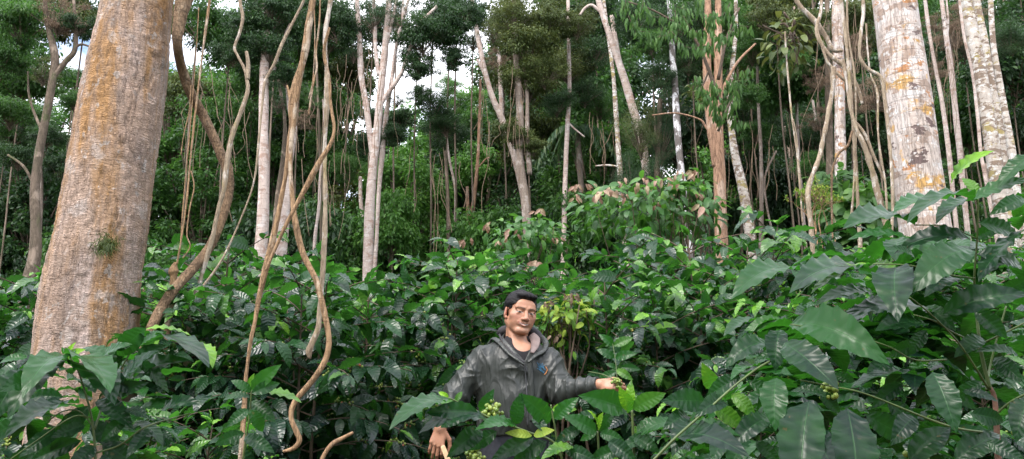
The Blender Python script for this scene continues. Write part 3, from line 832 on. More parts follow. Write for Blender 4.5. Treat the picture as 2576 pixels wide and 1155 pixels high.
liana('stout brown stem with a knotted top right of the pink trunk base', 'vine', 4.75,
      [(442, 660, 8), (436, 682, 22), (436, 700, 14), (428, 760, 16), (420, 860, 15), (415, 950, 15), (428, 1030, 16), (436, 1100, 15), (438, 1170, 15)])
liana('slack reddish rope vine hanging beside the thick dark vine', 'vine', 4.6,
      [(530, -20, 6), (524, 25, 6), (510, 130, 6), (497, 235, 5), (482, 370, 5), (470, 500, 5), (458, 590, 5), (445, 665, 5)],
      ropes=[[(480, 215, 4), (476, 280, 4), (462, 340, 3), (455, 390, 3)], [(480, 430, 4), (488, 470, 4), (476, 530, 4), (470, 590, 4), (478, 620, 4), (460, 650, 4)], [(500, 20, 2), (492, 150, 2), (480, 300, 3), (462, 500, 3), (452, 640, 3)]], rough=.05)
liana('thick twisted tan liana, left strand of the central pair', 'vine', 3.35,
      [(795, -50, 22), (787, 0, 22), (778, 60, 24), (767, 130, 25), (748, 205, 26), (738, 260, 20), (735, 310, 15), (727, 360, 15), (720, 430, 14), (703, 520, 15), (690, 585, 15), (674, 655, 15), (655, 730, 14), (642, 800, 11), (627, 880, 10), (618, 960, 10), (612, 1060, 10), (603, 1170, 10)],
      ropes=[[(745, 190, 5), (738, 240, 12), (741, 300, 10), (728, 370, 10)], [(722, 215, 4), (728, 240, 9), (733, 275, 8), (730, 330, 6)]], rough=.12)
liana('long smooth tan liana ending in a hook near the bottom', 'vine', 3.30,
      [(760, 160, 8), (748, 230, 12), (738, 300, 12), (731, 380, 12), (731, 440, 12), (738, 525, 13), (749, 590, 15), (764, 643, 16), (794, 703, 16), (804, 738, 16), (817, 793, 15), (827, 853, 14), (819, 903, 14), (789, 953, 14), (742, 1010, 13), (732, 1050, 12), (745, 1085, 13), (753, 1108, 12), (739, 1127, 11), (712, 1136, 7)], rough=.05, lump=.12)
liana('straight flaky liana with a frayed cut end', 'vine_pale', 3.40,
      [(838, -50, 14), (832, 0, 15), (822, 60, 13), (817, 110, 13), (820, 150, 12), (822, 250, 12), (817, 375, 13), (818, 480, 12), (817, 578, 12), (812, 678, 12), (804, 778, 13), (799, 828, 13), (784, 865, 15), (777, 885, 17), (780, 903, 5)], rough=.16)
liana('tan liana twisting around the straight one and crossing to lower left', 'vine', 3.25,
      [(828, 70, 9), (815, 130, 11), (828, 200, 10), (831, 260, 10), (840, 320, 12), (832, 360, 12), (805, 405, 12), (765, 480, 12), (722, 560, 12), (690, 630, 10), (668, 680, 9)], rough=.1)
liana('pale bent branch slanting above the ringed tree', 'vine_pale', 4.6,
      [(775, -40, 7), (762, 5, 8), (735, 60, 8), (710, 110, 9), (690, 160, 8), (667, 205, 8), (660, 260, 7), (652, 340, 6), (640, 450, 5), (610, 540, 5), (560, 650, 6), (510, 722, 6), (468, 780, 5)], rough=.08)
liana('loose double cord hanging between the two central lianas', 'vine', 3.55,
      [(806, -20, 4), (803, 60, 5), (795, 130, 5), (797, 170, 6), (788, 210, 5), (776, 290, 4)], ropes=[[(790, 0, 3), (792, 100, 3), (787, 200, 4), (776, 250, 3)]], rough=.05)
liana('pale bare liana arching in from the top over the tangle on the right', 'vine_pale', 7.6,
      [(1985, -30, 12), (2010, 12, 12), (2050, 55, 13), (2078, 95, 14), (2095, 125, 14), (2118, 128, 10)], rough=.1)
liana('mossy liana sloping down right across the mottled trunk', 'vine_pale', 7.5,
      [(2066, -20, 10), (2064, 30, 9), (2054, 80, 10), (2078, 130, 12), (2120, 165, 13), (2142, 195, 12), (2158, 225, 10), (2168, 262, 9)], ropes=[[(2060, 95, 7), (2078, 150, 8), (2092, 170, 8), (2115, 195, 8), (2145, 215, 7)]])
liana('stout pale liana dropping diagonally to the foot of the massive blotched trunk', 'vine_pale', 7.2,
      [(2120, 150, 8), (2128, 200, 9), (2138, 270, 10), (2150, 315, 12), (2172, 365, 14), (2188, 410, 16), (2203, 470, 16), (2216, 520, 15), (2228, 570, 14), (2240, 640, 12)], ropes=[[(2145, 300, 6), (2175, 340, 8), (2200, 400, 8), (2225, 455, 7)]])
liana('curved pale liana on the left of the tangle, bulging low', 'vine_pale', 7.3,
      [(2096, 170, 14), (2092, 230, 13), (2078, 310, 13), (2068, 360, 12), (2056, 410, 13), (2036, 460, 13), (2032, 500, 12), (2040, 575, 12), (2044, 640, 11)])
liana('kinked thin liana hugging the left side of the massive blotched trunk', 'vine_pale', 6.5,
      [(2168, -20, 9), (2171, 30, 9), (2165, 80, 9), (2162, 140, 9), (2180, 172, 9), (2215, 195, 10), (2224, 240, 10), (2232, 310, 9), (2240, 400, 8), (2245, 500, 8), (2240, 620, 8)])
liana('straight pale liana in the middle of the tangle, nearest the mottled trunk', 'vine_pale', 7.4,
      [(2112, -20, 10), (2118, 20, 10), (2126, 90, 9), (2134, 170, 9), (2144, 300, 9), (2152, 420, 9), (2160, 560, 9), (2165, 650, 8)], ropes=[[(2130, -20, 6), (2132, 80, 6), (2150, 200, 6), (2152, 330, 6), (2148, 450, 6), (2140, 560, 6)]])
liana('thin wavy liana hanging between the tangle and the massive blotched trunk', 'vine_pale', 7.0,
      [(2178, 60, 5), (2182, 130, 5), (2190, 190, 5), (2206, 235, 6), (2208, 330, 5), (2216, 400, 5), (2226, 460, 5), (2232, 560, 5)])
liana('thread-thin grey liana hanging free left of the tangle', 'vine_pale', 8.5,
      [(1974, 80, 4), (1978, 150, 5), (1985, 230, 4), (1992, 300, 5), (2005, 390, 5), (2012, 470, 6), (2018, 560, 5)], ropes=[[(1995, 300, 2), (2004, 350, 3), (2010, 420, 3)]])
liana('short dark crooked root-like vine low in the tangle', 'vine_dark', 7.1,
      [(2090, 442, 5), (2098, 410, 5), (2110, 385, 6), (2132, 366, 6), (2143, 330, 6)], ropes=[[(2092, 440, 6), (2091, 500, 5), (2094, 600, 5)]])


# many fine threads and twigs hanging in the canopy: nobody could count them
def threads():
    rs = np.random.RandomState(9); ts = TubeSet()
    regs = [(850, 1000, 120, 420, 13.5, 34), (2060, 2230, 0, 330, 8.6, 46), (430, 640, 150, 560, 8, 30), (740, 880, 250, 560, 9, 26), (1200, 1330, 150, 500, 14.5, 26), (2330, 2440, 40, 300, 9.4, 26), (1480, 1560, 260, 520, 14, 14), (1850, 2050, 250, 520, 12.5, 24), (1000, 1200, 360, 560, 15, 18), (1700, 1900, 250, 480, 13, 12)]
    for (x0, x1, y0, y1, Y, n) in regs:
        for _ in range(int(n * .6)):
            x = rs.uniform(x0, x1); y = rs.uniform(y0, (y0 + y1) / 2); l = rs.uniform(60, 230); dx = rs.randn() * 14
            pts = [(x + dx * t + rs.randn() * 4, y + l * t, rs.uniform(.8, 2.0)) for t in np.linspace(0, 1, 5)]
            p, r = px_path(pts, Y + rs.uniform(-.6, .6), 12); ts.add(tube_geo(p, r, 4, cap=False))
    tag(link('hanging_threads', ts.mesh('hanging_threads', M['thread'])), 'fine aerial roots and vine threads hanging through the canopy', 'vines', kind='stuff')


threads()

# ================================================================ forest wall
SX = [-200, 0, 60, 100, 160, 250, 420, 470, 600, 650, 880, 930, 1000, 1060, 1150, 1200, 1240, 1300, 1400, 2600]
SY = [60, 60, 40, 200, 260, 130, 180, 100, 120, 20, 20, 230, 300, 230, 190, 240, 150, 60, -120, -150]
rf = random.Random(21)
WALL = 'trees of the dense forest wall'
WL = {'mid': 'mid-green leafy tree in the dense forest wall behind the coffee slope', 'dark': 'dark leafy tree in the dense forest wall behind the coffee slope', 'bright': 'brighter green leafy tree in the dense forest wall behind the coffee slope', 'olive': 'olive-tinted leafy tree in the dense forest wall behind the coffee slope'}
tk, _f = tube_geo(smooth_path([[0, 0, 0], [.02, .01, .4], [-.01, .02, .7], [0, 0, 1]], 14), np.linspace(.012, .006, 14), 8, .1, 30)
TRUNK = [raw_mesh('trunk', tk, _f, M[b]) for b in ('bark_mid', 'bark_white', 'bark_dark')]


def wall_tree(px, Y, ytop, mat, s=1., kind='tall', lowfrac=0.):
    top = at(px, ytop, Y); z0 = float(g(top[0], top[1])); H = max(2.5, top[2] - z0)
    r = empty('forest_tree', (top[0], top[1], z0 - .1), WL[mat], 'tree', WALL + ', ' + mat)
    t = link('trunk', TRUNK[2] if px > 1500 or rf.random() < .7 else rf.choice(TRUNK), r); t.scale = (H * .38, H * .38, H * .9)
    w_ = s
    hh = 8 * w_
    z = top[2] - hh / 2 * .9
    while True:
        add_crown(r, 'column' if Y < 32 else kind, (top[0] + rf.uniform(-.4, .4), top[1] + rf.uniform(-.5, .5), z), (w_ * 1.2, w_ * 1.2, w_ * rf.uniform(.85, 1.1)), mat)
        z -= hh * .8
        if z < z0 + lowfrac * H - hh * .3: break
    return r


for (Y, step, s, dark) in ((19.5, 2.3, .55, .25), (24, 3.2, .75, .4), (30, 3.6, .9, .5), (38, 4.4, 1.15, .5), (48, 5.5, 1.4, .5), (62, 7, 1.8, .5)):
    x = -.70 * Y
    while x < .70 * Y:
        xx = x + rf.uniform(-.5, .5) * step * .6; px = 1287.5 + xx / Y * F_PX / .98
        sk = float(np.interp(px, SX, SY))
        if Y < 22: ytop = max(sk + 60, rf.uniform(300, 480)) if px < 1450 else rf.uniform(120, 400)
        elif Y < 35: ytop = sk + rf.uniform(0, 150) if px < 1450 else rf.uniform(-80, 160)
        else: ytop = sk + rf.uniform(0, 110) if px < 1450 else rf.uniform(-160, 0)
        if px > 1850 and Y < 26: ytop = rf.uniform(100, 260)
        u = rf.random()
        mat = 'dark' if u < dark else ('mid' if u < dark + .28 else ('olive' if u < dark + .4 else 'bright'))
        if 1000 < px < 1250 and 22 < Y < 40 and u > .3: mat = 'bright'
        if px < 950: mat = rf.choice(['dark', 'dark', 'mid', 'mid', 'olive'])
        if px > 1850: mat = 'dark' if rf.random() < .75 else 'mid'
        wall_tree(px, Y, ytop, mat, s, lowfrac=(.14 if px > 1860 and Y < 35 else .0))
        x += step
# slim bare trunks standing in the dark interior of the wood
SL = 'slim bare trunk in the dark interior of the wood'
for k in range(17):
    u = rf.random(); px = rf.uniform(1840, 2570) if u < .62 else rf.choice([rf.uniform(1240, 1780), rf.uniform(560, 900)]); Y = rf.uniform(13.5, 19)
    if abs(px - 2300) < 90: continue
    P0 = at(px, 560, Y); z0 = float(g(P0[0], P0[1])); H = rf.uniform(9, 13)
    r = empty('slim_tree', (P0[0], P0[1], z0 - .1), SL, 'tree', 'slim trunks in the dark wood')
    t = link('trunk', TRUNK[rf.choice([0, 2, 1, 2])], r); w_ = rf.uniform(1.5, 3.6); t.scale = (w_, w_, H); t.rotation_euler = (rf.uniform(-.05, .05), rf.uniform(-.08, .08), rf.uniform(0, 6))
# undergrowth shrubs at the forest edge
UL = 'leafy green shrub in the undergrowth at the foot of the forest wall'
for k in range(44):
    px = -60 + k * 62 + rf.uniform(-30, 30)
    if px > 1850 and k % 2: continue
    Y = rf.uniform(16.5, 19.5); P0 = at(px, 600, Y); z0 = float(g(P0[0], P0[1]))
    r = empty('undergrowth_shrub', (P0[0], P0[1], z0 - .1), UL, 'shrub', 'undergrowth shrubs at the forest edge')
    s = rf.uniform(.38, .62); h = rf.uniform(1.4, 3.4)
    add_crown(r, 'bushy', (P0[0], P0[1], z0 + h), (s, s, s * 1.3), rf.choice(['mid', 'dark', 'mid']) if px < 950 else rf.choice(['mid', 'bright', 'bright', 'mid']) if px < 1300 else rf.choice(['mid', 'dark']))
    add_crown(r, 'bushy', (P0[0] + .4, P0[1], z0 + h * .4), (s * 1.2, s * 1.2, s * 1.1), 'mid')

# canopy trees whose crowns hang across the top of the view
CL = 'tall canopy tree whose leafy crown hangs across the top of the view'
for (x, y, r_, Y, k_, mt) in [(1050, 130, 95, 17.5, 'airy', 'dark'), (1130, 110, 80, 17.5, 'airy', 'dark'), (1190, 90, 70, 17.5, 'airy', 'dark'), (1000, 60, 80, 17, 'airy', 'dark'), (1430, 480, 90, 22, 'bushy', 'mid'), (1440, 330, 100, 23, 'bushy', 'mid'), (980, 320, 60, 22, 'bushy', 'mid'), (1190, 430, 80, 22, 'bushy', 'bright'), (300, 420, 90, 20, 'bushy', 'dark'), (690, 430, 90, 21, 'bushy', 'mid'), (850, 400, 90, 21, 'bushy', 'mid'), (1520, 420, 80, 21, 'bushy', 'dark'), (2020, 470, 90, 18, 'bushy', 'dark'), (1900, 430, 90, 18, 'bushy', 'dark'), (2390, 90, 60, 10.2, 'airy', 'dry'), (2440, 30, 60, 10.2, 'airy', 'dry'), (2200, 240, 70, 10.5, 'airy', 'dry'), (20, 30, 150, 15, 'dense', 'mid'), (150, 20, 120, 16, 'loose', 'olive'), (60, 190, 110, 18, 'dense', 'mid'), (215, 40, 80, 17, 'loose', 'dark'), (20, 330, 90, 19, 'dense', 'dark'), (190, 200, 60, 20, 'loose', 'mid'),
    (500, 40, 110, 17, 'loose', 'mid'), (580, 110, 100, 18, 'loose', 'dark'), (640, 200, 110, 20, 'loose', 'mid'), (480, 230, 90, 21, 'loose', 'olive'), (560, 300, 110, 20, 'loose', 'mid'), (700, 40, 120, 17, 'dense', 'dark'), (760, 130, 110, 19, 'loose', 'mid'), (830, 60, 110, 18, 'dense', 'dark'), (880, 170, 100, 20, 'loose', 'olive'), (800, 260, 110, 21, 'loose', 'mid'), (700, 290, 110, 22, 'loose', 'dark'),
    (940, 60, 80, 18, 'loose', 'dark'), (1090, 40, 80, 17.5, 'loose', 'dark'), (1150, 20, 70, 18, 'loose', 'dark'), (1270, 60, 100, 19, 'loose', 'olive'), (1330, 180, 120, 19, 'dense', 'olive'), (1400, 60, 120, 20, 'dense', 'olive'), (1420, 300, 120, 21, 'dense', 'mid'), (1330, 330, 110, 20, 'loose', 'olive'), (1500, 60, 110, 19, 'dense', 'dark'), (1500, 260, 120, 20, 'dense', 'mid'),
    (1640, 60, 120, 16, 'dense', 'dark'), (1740, 120, 110, 15.5, 'dense', 'dark'), (1880, 80, 120, 16, 'dense', 'mid'), (1980, 200, 120, 15, 'dense', 'mid'), (1950, 30, 110, 14, 'loose', 'olive'), (2050, 120, 100, 14, 'dense', 'dark'), (2160, 60, 110, 13, 'loose', 'olive'), (1880, 300, 110, 17, 'dense', 'dark'), (2420, 100, 120, 14, 'dense', 'dark'), (2540, 180, 130, 13, 'dense', 'dark'), (2560, 330, 110, 14, 'dense', 'dark'), (2430, 300, 120, 15, 'dense', 'mid'), (2160, 300, 110, 14, 'dense', 'dark'), (2050, 350, 90, 16, 'dense', 'dark'), (1700, 330, 120, 17, 'dense', 'dark')]:
    P0 = at(x, y, Y); z0 = float(g(P0[0], P0[1]))
    r = empty('canopy_tree', (P0[0], P0[1], z0 - .1), CL, 'tree', 'canopy trees across the top of the view')
    t = link('trunk', TRUNK[2], r); t.scale = ((P0[2] - z0) * .3, (P0[2] - z0) * .3, P0[2] - z0 + .1)
    add_crown(r, 'bushy' if k_ == 'dense' and rf.random() < .6 else k_, P0, r_ * Y / F_PX / 2, mt)


def add_unseen_wood():  # leaf mass added out of view to darken reflections in the close leaves
    """unseen ring of wood, added on the side the photographer stands"""
    rs = np.random.RandomState(44); n = 15000
    az = rs.uniform(math.radians(95), math.radians(445 - 180), n) ; az = math.radians(180) + rs.uniform(-math.radians(125), math.radians(125), n)
    r_ = rs.uniform(13, 19, n); top = 7.5 + 2.5 * np.sin(az * 5) + 1.5 * np.sin(az * 11 + 1); z = rs.rand(n) * top
    x = np.sin(az) * r_; y = np.cos(az) * r_; keep = y < 3; x, y, z = x[keep], y[keep], z[keep]; n = len(x)
    Pp = np.stack([x, y, z + g(x, y)], -1); L = rs.uniform(.5, .9, n)
    G = Geo(); G.add(leaf_geo(Pp, rs.randn(n, 3), rs.randn(n, 3) + [0, 0, .5], L, L * .5, 2, 2, .6, .2, 0, 3, rs.rand(n), prof_oval, rs))
    tag(link('unseen_wood', G.mesh('unseen_wood', M['mid'])), 'unseen leafy wood added behind the viewpoint to darken reflections', 'wood', kind='stuff')


add_unseen_wood()


# ================================================================ the man: signed distance field -> one continuous surface
class Field:
    def __init__(s, xs, ys, zs):
        s.x, s.y, s.z = [np.asarray(a, np.float32) for a in (xs, ys, zs)]
        s.d = np.full((len(xs), len(ys), len(zs)), .2, np.float32)
    def box(s, lo, hi):
        sl = []
        for a, l, h in zip((s.x, s.y, s.z), lo, hi):
            i0 = max(0, int(np.searchsorted(a, l)) - 1); i1 = min(len(a), int(np.searchsorted(a, h)) + 2)
            if i1 - i0 < 2: return None, None
            sl.append(slice(i0, i1))
        X, Y, Z = np.meshgrid(s.x[sl[0]], s.y[sl[1]], s.z[sl[2]], indexing='ij')
        return tuple(sl), np.stack([X, Y, Z], -1)
    def op(s, lo, hi, fn, k=.01, mode='add'):
        pad = .03 + k
        sl, p = s.box(np.asarray(lo) - pad, np.asarray(hi) + pad)
        if sl is None: return
        d = fn(p); a = s.d[sl]
        if mode == 'add':
            h = np.clip(.5 + .5 * (a - d) / k, 0, 1); r = a * (1 - h) + d * h - k * h * (1 - h)
        elif mode == 'sub':
            h = np.clip(.5 - .5 * (a + d) / k, 0, 1); r = a * (1 - h) - d * h + k * h * (1 - h)
        else: r = a + d
        s.d[sl] = r
    def cone(s, a, b, ra, rb, k=.01, mode='add', sq=None):
        """round cone; sq=(dir, f) flattens the section along dir by f"""
        a = np.asarray(a, float); b = np.asarray(b, float); R = max(ra, rb)
        def fn(p):
            ab = b - a; t = np.clip(((p - a) @ ab) / max((ab @ ab), 1e-9), 0, 1)
            q = p - (a + t[..., None] * ab)
            if sq is not None:
                dr = nrm(np.asarray(sq[0], float)); c = q @ dr; q = q + (c * (1 / sq[1] - 1))[..., None] * dr
            return np.linalg.norm(q, axis=-1) - (ra + (rb - ra) * t)
        s.op(np.minimum(a, b) - R, np.maximum(a, b) + R, fn, k, mode)
    def ell(s, c, r, k=.01, mode='add', Rm=None):
        c = np.asarray(c, float); r = np.asarray(r, float); R = r.max()
        def fn(p):
            q = p - c
            if Rm is not None: q = q @ Rm      # columns of Rm = local axes
            k0 = np.linalg.norm(q / r, axis=-1); k1 = np.linalg.norm(q / (r * r), axis=-1)
            return k0 * (k0 - 1) / np.maximum(k1, 1e-6)
        s.op(c - R, c + R, fn, k, mode)
    def mesh(s):
        """naive surface nets"""
        d = s.d; ins = d < 0
        n = np.zeros(tuple(k - 1 for k in d.shape), np.uint8)
        for i in (0, 1):
            for j in (0, 1):
                for k in (0, 1):
                    n += ins[i:d.shape[0] - 1 + i, j:d.shape[1] - 1 + j, k:d.shape[2] - 1 + k]
        act = (n > 0) & (n < 8); ci, cj, ck = np.nonzero(act); m = len(ci)
        idx = np.full(act.shape, -1, np.int32); idx[ci, cj, ck] = np.arange(m)
        acc = np.zeros((m, 3)); cnt = np.zeros(m)
        offs = [(i, j, k) for i in (0, 1) for j in (0, 1) for k in (0, 1)]
        for a in offs:
            for ax in range(3):
                if a[ax]: continue
                b = list(a); b[ax] = 1
                da = d[ci + a[0], cj + a[1], ck + a[2]]; db = d[ci + b[0], cj + b[1], ck + b[2]]
                cr = (da < 0) != (db < 0); t = np.where(cr, da / np.where(cr, da - db, 1), 0)
                pa = np.stack([s.x[ci + a[0]], s.y[cj + a[1]], s.z[ck + a[2]]], -1); pb = np.stack([s.x[ci + b[0]], s.y[cj + b[1]], s.z[ck + b[2]]], -1)
                acc += np.where(cr[:, None], pa + (pb - pa) * t[:, None], 0); cnt += cr
        V = acc / cnt[:, None]; F = []
        for ax in range(3):
            o1, o2 = [q for q in range(3) if q != ax]
            A = [slice(1, -1)] * 3; A[ax] = slice(0, -1); B = list(A); B[ax] = slice(1, None)
            a_ = ins[tuple(A)]; b_ = ins[tuple(B)]
            e = np.nonzero(a_ != b_); flip = a_[e]
            base = [e[0] + (1 if ax != 0 else 0), e[1] + (1 if ax != 1 else 0), e[2] + (1 if ax != 2 else 0)]
            def cell(u, v):
                c = [base[0], base[1], base[2]]; c[o1] = c[o1] - u; c[o2] = c[o2] - v
                return idx[c[0], c[1], c[2]]
            q = np.stack([cell(0, 0), cell(1, 0), cell(1, 1), cell(0, 1)], -1)
            sgn = flip if ax != 1 else ~flip
            q = np.where(sgn[:, None], q, q[:, ::-1]); F.append(q[(q >= 0).all(1)])
        return V, np.concatenate(F)


def axis(segs):
    """segs: (lo, hi, step) consecutive"""
    return np.concatenate([np.arange(a, b - 1e-6, st) for a, b, st in segs])


MY = 4.5
def P(px, py, dy=0.): return at(px, py, MY + dy)


MG = float(g(0.08, 4.5))
HC = P(1314, 788, 0)                     # centre of the head at eye level
yaw, roll, nod = math.radians(20), math.radians(9), math.radians(4)
Rz = np.array([[math.cos(yaw), -math.sin(yaw), 0], [math.sin(yaw), math.cos(yaw), 0], [0, 0, 1]])
Ry = np.array([[math.cos(roll), 0, math.sin(roll)], [0, 1, 0], [-math.sin(roll), 0, math.cos(roll)]])
Rx = np.array([[1, 0, 0], [0, math.cos(nod), -math.sin(nod)], [0, math.sin(nod), math.cos(nod)]])
HR = Ry @ Rz @ Rx                         # head axes as columns: x right in picture, y back, z up
HC = HC + HR @ np.array([0, .03, 0])


HXS = 1.12
def hp(x, y, z): return HC + HR @ np.array([x * HXS, y, z])


def hdir(x, y, z): return HR @ np.array([x, y, z])


shL, shR = P(1212, 905, .04), P(1380, 912, .02)         # shoulder joints (left and right in the picture)
elL, wrL = P(1150, 992, -.03), P(1108, 1076, -.17)
elR, wrR = P(1412, 984, -.06), P(1508, 967, -.20)
chest = P(1298, 930, .03); belly = P(1294, 1010, .03); hip = P(1292, 1080, .04); neckb = P(1300, 872, .045)


def hand_bones(w, a, s, nrmv, curls, thumb, scale=1.):
    """w wrist, a finger direction, s towards the thumb, n back-of-hand normal; returns list of (p,q,r1,r2)"""
    a = nrm(a); s = nrm(np.asarray(s) - a * (np.asarray(s) @ a)); n = np.cross(a, s); n = n if n @ np.asarray(nrmv) > 0 else -n
    sc = scale; out = []; tips = []
    base = [(.030, .088, (.044, .027, .021), .0092), (.010, .093, (.049, .031, .023), .0095), (-.011, .089, (.045, .029, .022), .0090), (-.031, .080, (.036, .022, .019), .0080)]
    for (so, ao, ls, r), cu in zip(base, curls):
        p = w + (a * ao + s * so) * sc; ang = 0.; dr0 = a + s * so * 2.2
        for l, c, q in zip(ls, cu, range(3)):
            ang += c; dr = nrm(math.cos(ang) * nrm(dr0) - math.sin(ang) * n)
            e = p + dr * l * sc; out.append((p, e, r * sc * (1.05 - .09 * q), r * sc * (.98 - .11 * q))); p = e
        tips.append(p)
    p = w + (a * .022 + s * .026 - n * .006) * sc
    for (l, r1, r2), dv in zip(((.045, .0165, .0125), (.034, .0118, .0105), (.028, .0105, .0085)), thumb):
        dr = nrm(a * dv[0] + s * dv[1] + n * dv[2]); e = p + dr * l * sc; out.append((p, e, r1 * sc, r2 * sc)); p = e
    tips.append(p)
    return a, s, n, out, tips


# hanging hand (left in the picture): back of the hand towards the camera, fingers down and curled round the handle
haL = nrm(P(1094, 1140, -.18) - wrL)
A1 = hand_bones(wrL, haL, [1, 0, -.2], [-.15, -1, .1], [(.35, .6, .4), (.30, .5, .4), (.25, .45, .4), (.25, .45, .4)], [(.7, .75, -.3), (.85, .25, -.25), (.95, -.05, -.2)], 1.0)
haR = nrm(P(1560, 965, -.24) - wrR)
A2 = hand_bones(wrR, haR, [0, -.55, -.8], [-.1, -.8, .6], [(.55, .75, .5), (.6, .8, .5), (.65, .85, .5), (.7, .9, .5)], [(.75, .55, -.35), (.95, .15, -.3), (.95, -.15, -.35)], .98)


def build_body():
    hx0, hx1 = HC[0] - .12, HC[0] + .13; hz0 = HC[2] - .15; hz1 = HC[2] + .15
    xl = wrL[0] - .10; xr = wrR[0] + .22
    xs = axis([(xl, wrL[0] + .09, .0028), (wrL[0] + .09, hx0, .006), (hx0, hx1, .0019), (hx1, wrR[0] - .03, .006), (wrR[0] - .03, xr, .0028)])
    ys = axis([(MY - .42, MY - .13, .003), (MY - .13, MY + .16, .0026), (MY + .16, MY + .26, .006)])
    zs = axis([(MG - .02, wrL[2] - .22, .009), (wrL[2] - .22, wrL[2] + .03, .003), (wrL[2] + .03, wrR[2] - .10, .006), (wrR[2] - .10, wrR[2] + .10, .003), (wrR[2] + .10, hz0, .006), (hz0, hz1, .0019)])
    f = Field(xs, ys, zs)
    # legs, trunk, arms (mostly inside the clothes)
    for sx in (-1, 1):
        hj = hip + [sx * .09, 0, -.02]; kn = np.array([hj[0] + sx * .02, MY + .02, MG + .47]); an = np.array([hj[0] + sx * .04, MY + .05, MG + .08])
        f.cone(hj, kn, .085, .055, .02); f.cone(kn, an, .055, .036, .02); f.cone(an - [0, .0, .03], an + [sx * .02, -.16, -.045], .035, .028, .02)
    f.cone(hip + [-.05, 0, 0], hip + [.05, 0, 0], .11, .11, .03); f.ell(belly, (.15, .11, .16), .04); f.ell(chest, (.17, .115, .17), .04)
    f.cone(shL + [.03, 0, -.01], shR - [.03, 0, .01], .062, .062, .04)
    f.cone(shL, elL, .055, .043, .03); f.cone(elL, wrL, .043, .028, .02); f.cone(shR, elR, .055, .043, .03); f.cone(elR, wrR, .043, .028, .02)
    # neck
    nt_ = hp(0, .035, -.075)
    f.cone(neckb + [0, 0, -.03], nt_, .070, .059, .02); f.cone(neckb + [.0, .02, -.02], shL + [.05, .01, .02], .05, .035, .03); f.cone(neckb + [0, .02, -.02], shR + [-.05, .01, .02], .05, .035, .03)
    for sx in (-1, 1): f.cone(hp(sx * .052, .02, -.06), neckb + [sx * .015, -.058, -.015], .014, .011, .018)
    # head
    E = lambda c, r, k=.01, mode='add': f.ell(hp(*c), (r[0] * HXS, r[1], r[2]), k, mode, HR)
    Cn = lambda a, b, ra, rb, k=.01, mode='add', sq=None: f.cone(hp(*a), hp(*b), ra, rb, k, mode, sq)
    E((0, .022, .040), (.074, .094, .084), .01)
    E((0, -.020, -.030), (.064, .070, .086), .02)
    for sx in (-1, 1):
        Cn((sx * .054, .012, -.055), (sx * .022, -.062, -.100), .022, .019, .018)
        E((sx * .043, -.048, -.020), (.026, .019, .024), .022)
        E((sx * .040, -.048, -.058), (.018, .018, .022), .018)      # full cheeks
        Cn((sx * .012, -.084, .027), (sx * .048, -.066, .027), .011, .010, .012)
    E((0, -.068, .048), (.050, .018, .030), .02)
    E((0, -.076, -.098), (.024, .016, .017), .014)
    for sx in (-1, 1):
        E((sx * .031, -.094, .004), (.0175, .013, .0125), .008, 'sub')
    for sx in (-1, 1):
        E((sx * .031, -.0715, .0035), (.0140, .0140, .0115), .003)     # eyeball bulge under the lids
        Cn((sx * .019, -.081, .0135), (sx * .045, -.073, .0125), .0042, .0045, .004)   # upper lid
        Cn((sx * .020, -.080, -.0085), (sx * .043, -.074, -.0070), .0035, .0035, .005)  # lower lid
    Cn((0, -.084, .018), (0, -.103, -.026), .0092, .0122, .010)
    E((0, -.104, -.031), (.0140, .0115, .0105), .006)
    for sx in (-1, 1):
        E((sx * .0145, -.095, -.0335), (.0085, .012, .0082), .005)
        E((sx * .0068, -.104, -.0425), (.0038, .005, .0035), .003, 'sub')
    E((0, -.078, -.056), (.028, .015, .018), .016)
    # lips, smiling: corners up
    for sx in (-1, 1):
        Cn((0, -.0925, -.0575), (sx * .034, -.0765, -.0510), .0044, .0026, .003)
        Cn((0, -.0910, -.0700), (sx * .031, -.0770, -.0555), .0056, .0028, .003)
        Cn((0, -.0965, -.0635), (sx * .027, -.0835, -.0560), .0022, .0010, .002, 'sub')
    Cn((-.012, -.0925, -.083), (.012, -.0925, -.083), .004, .004, .008, 'sub')
    # ears
    for sx in (-1, 1):
        ec = hp(sx * .078, .012, -.012)
        ax = HR @ np.array([[math.cos(.35 * sx), -math.sin(.35 * sx) * 1, 0], [math.sin(.35 * sx) * 1, math.cos(.35 * sx), 0], [0, 0, 1.]])
        f.ell(ec, (.0085, .0195, .0330), .006, 'add', ax); f.ell(hp(sx * .088, .006, -.006), (.006, .011, .018), .004, 'sub', ax)
        f.ell(hp(sx * .074, .000, -.038), (.008, .010, .010), .006, 'add', ax)
    # hands
    for (a, s, n, bones, tips), w, e, scl in ((A1, wrL, elL, 1.), (A2, wrR, elR, .98)):
        f.cone(w - nrm(w - e) * .05, w + a * .012, .029, .027, .012, sq=(n, .75))
        f.cone(w + a * .02 * scl + s * .006, w + a * .074 * scl + s * .012, .026 * scl, .027 * scl, .014, sq=(n, .52))
        f.cone(w + a * .02 * scl - s * .008, w + a * .070 * scl - s * .018, .024 * scl, .024 * scl, .014, sq=(n, .52))
        f.cone(w + a * .02 * scl + s * .012 - n * .006, w + a * .045 * scl + s * .026 - n * .008, .018, .015, .012)
        for j, (p, q, r1, r2) in enumerate(bones):
            if j % 3 == 0 and j < 12: f.cone(w + a * .03 * scl + (p - w - a * .088) * .6, p, .009, r1 * 1.05, .008)
            f.cone(p, q, r1, r2, .0035)
        for j in range(0, 12, 3): f.ell(bones[j][0] + n * .003, (.0095, .0095, .0085), .006)
    V, F = f.mesh()
    # colours of the skin itself
    q = (V - HC) @ HR; q[:, 0] /= HXS; head = (np.abs(q) < .13).all(1)
    col = np.tile(np.array([.40, .20, .125]), (len(V), 1))
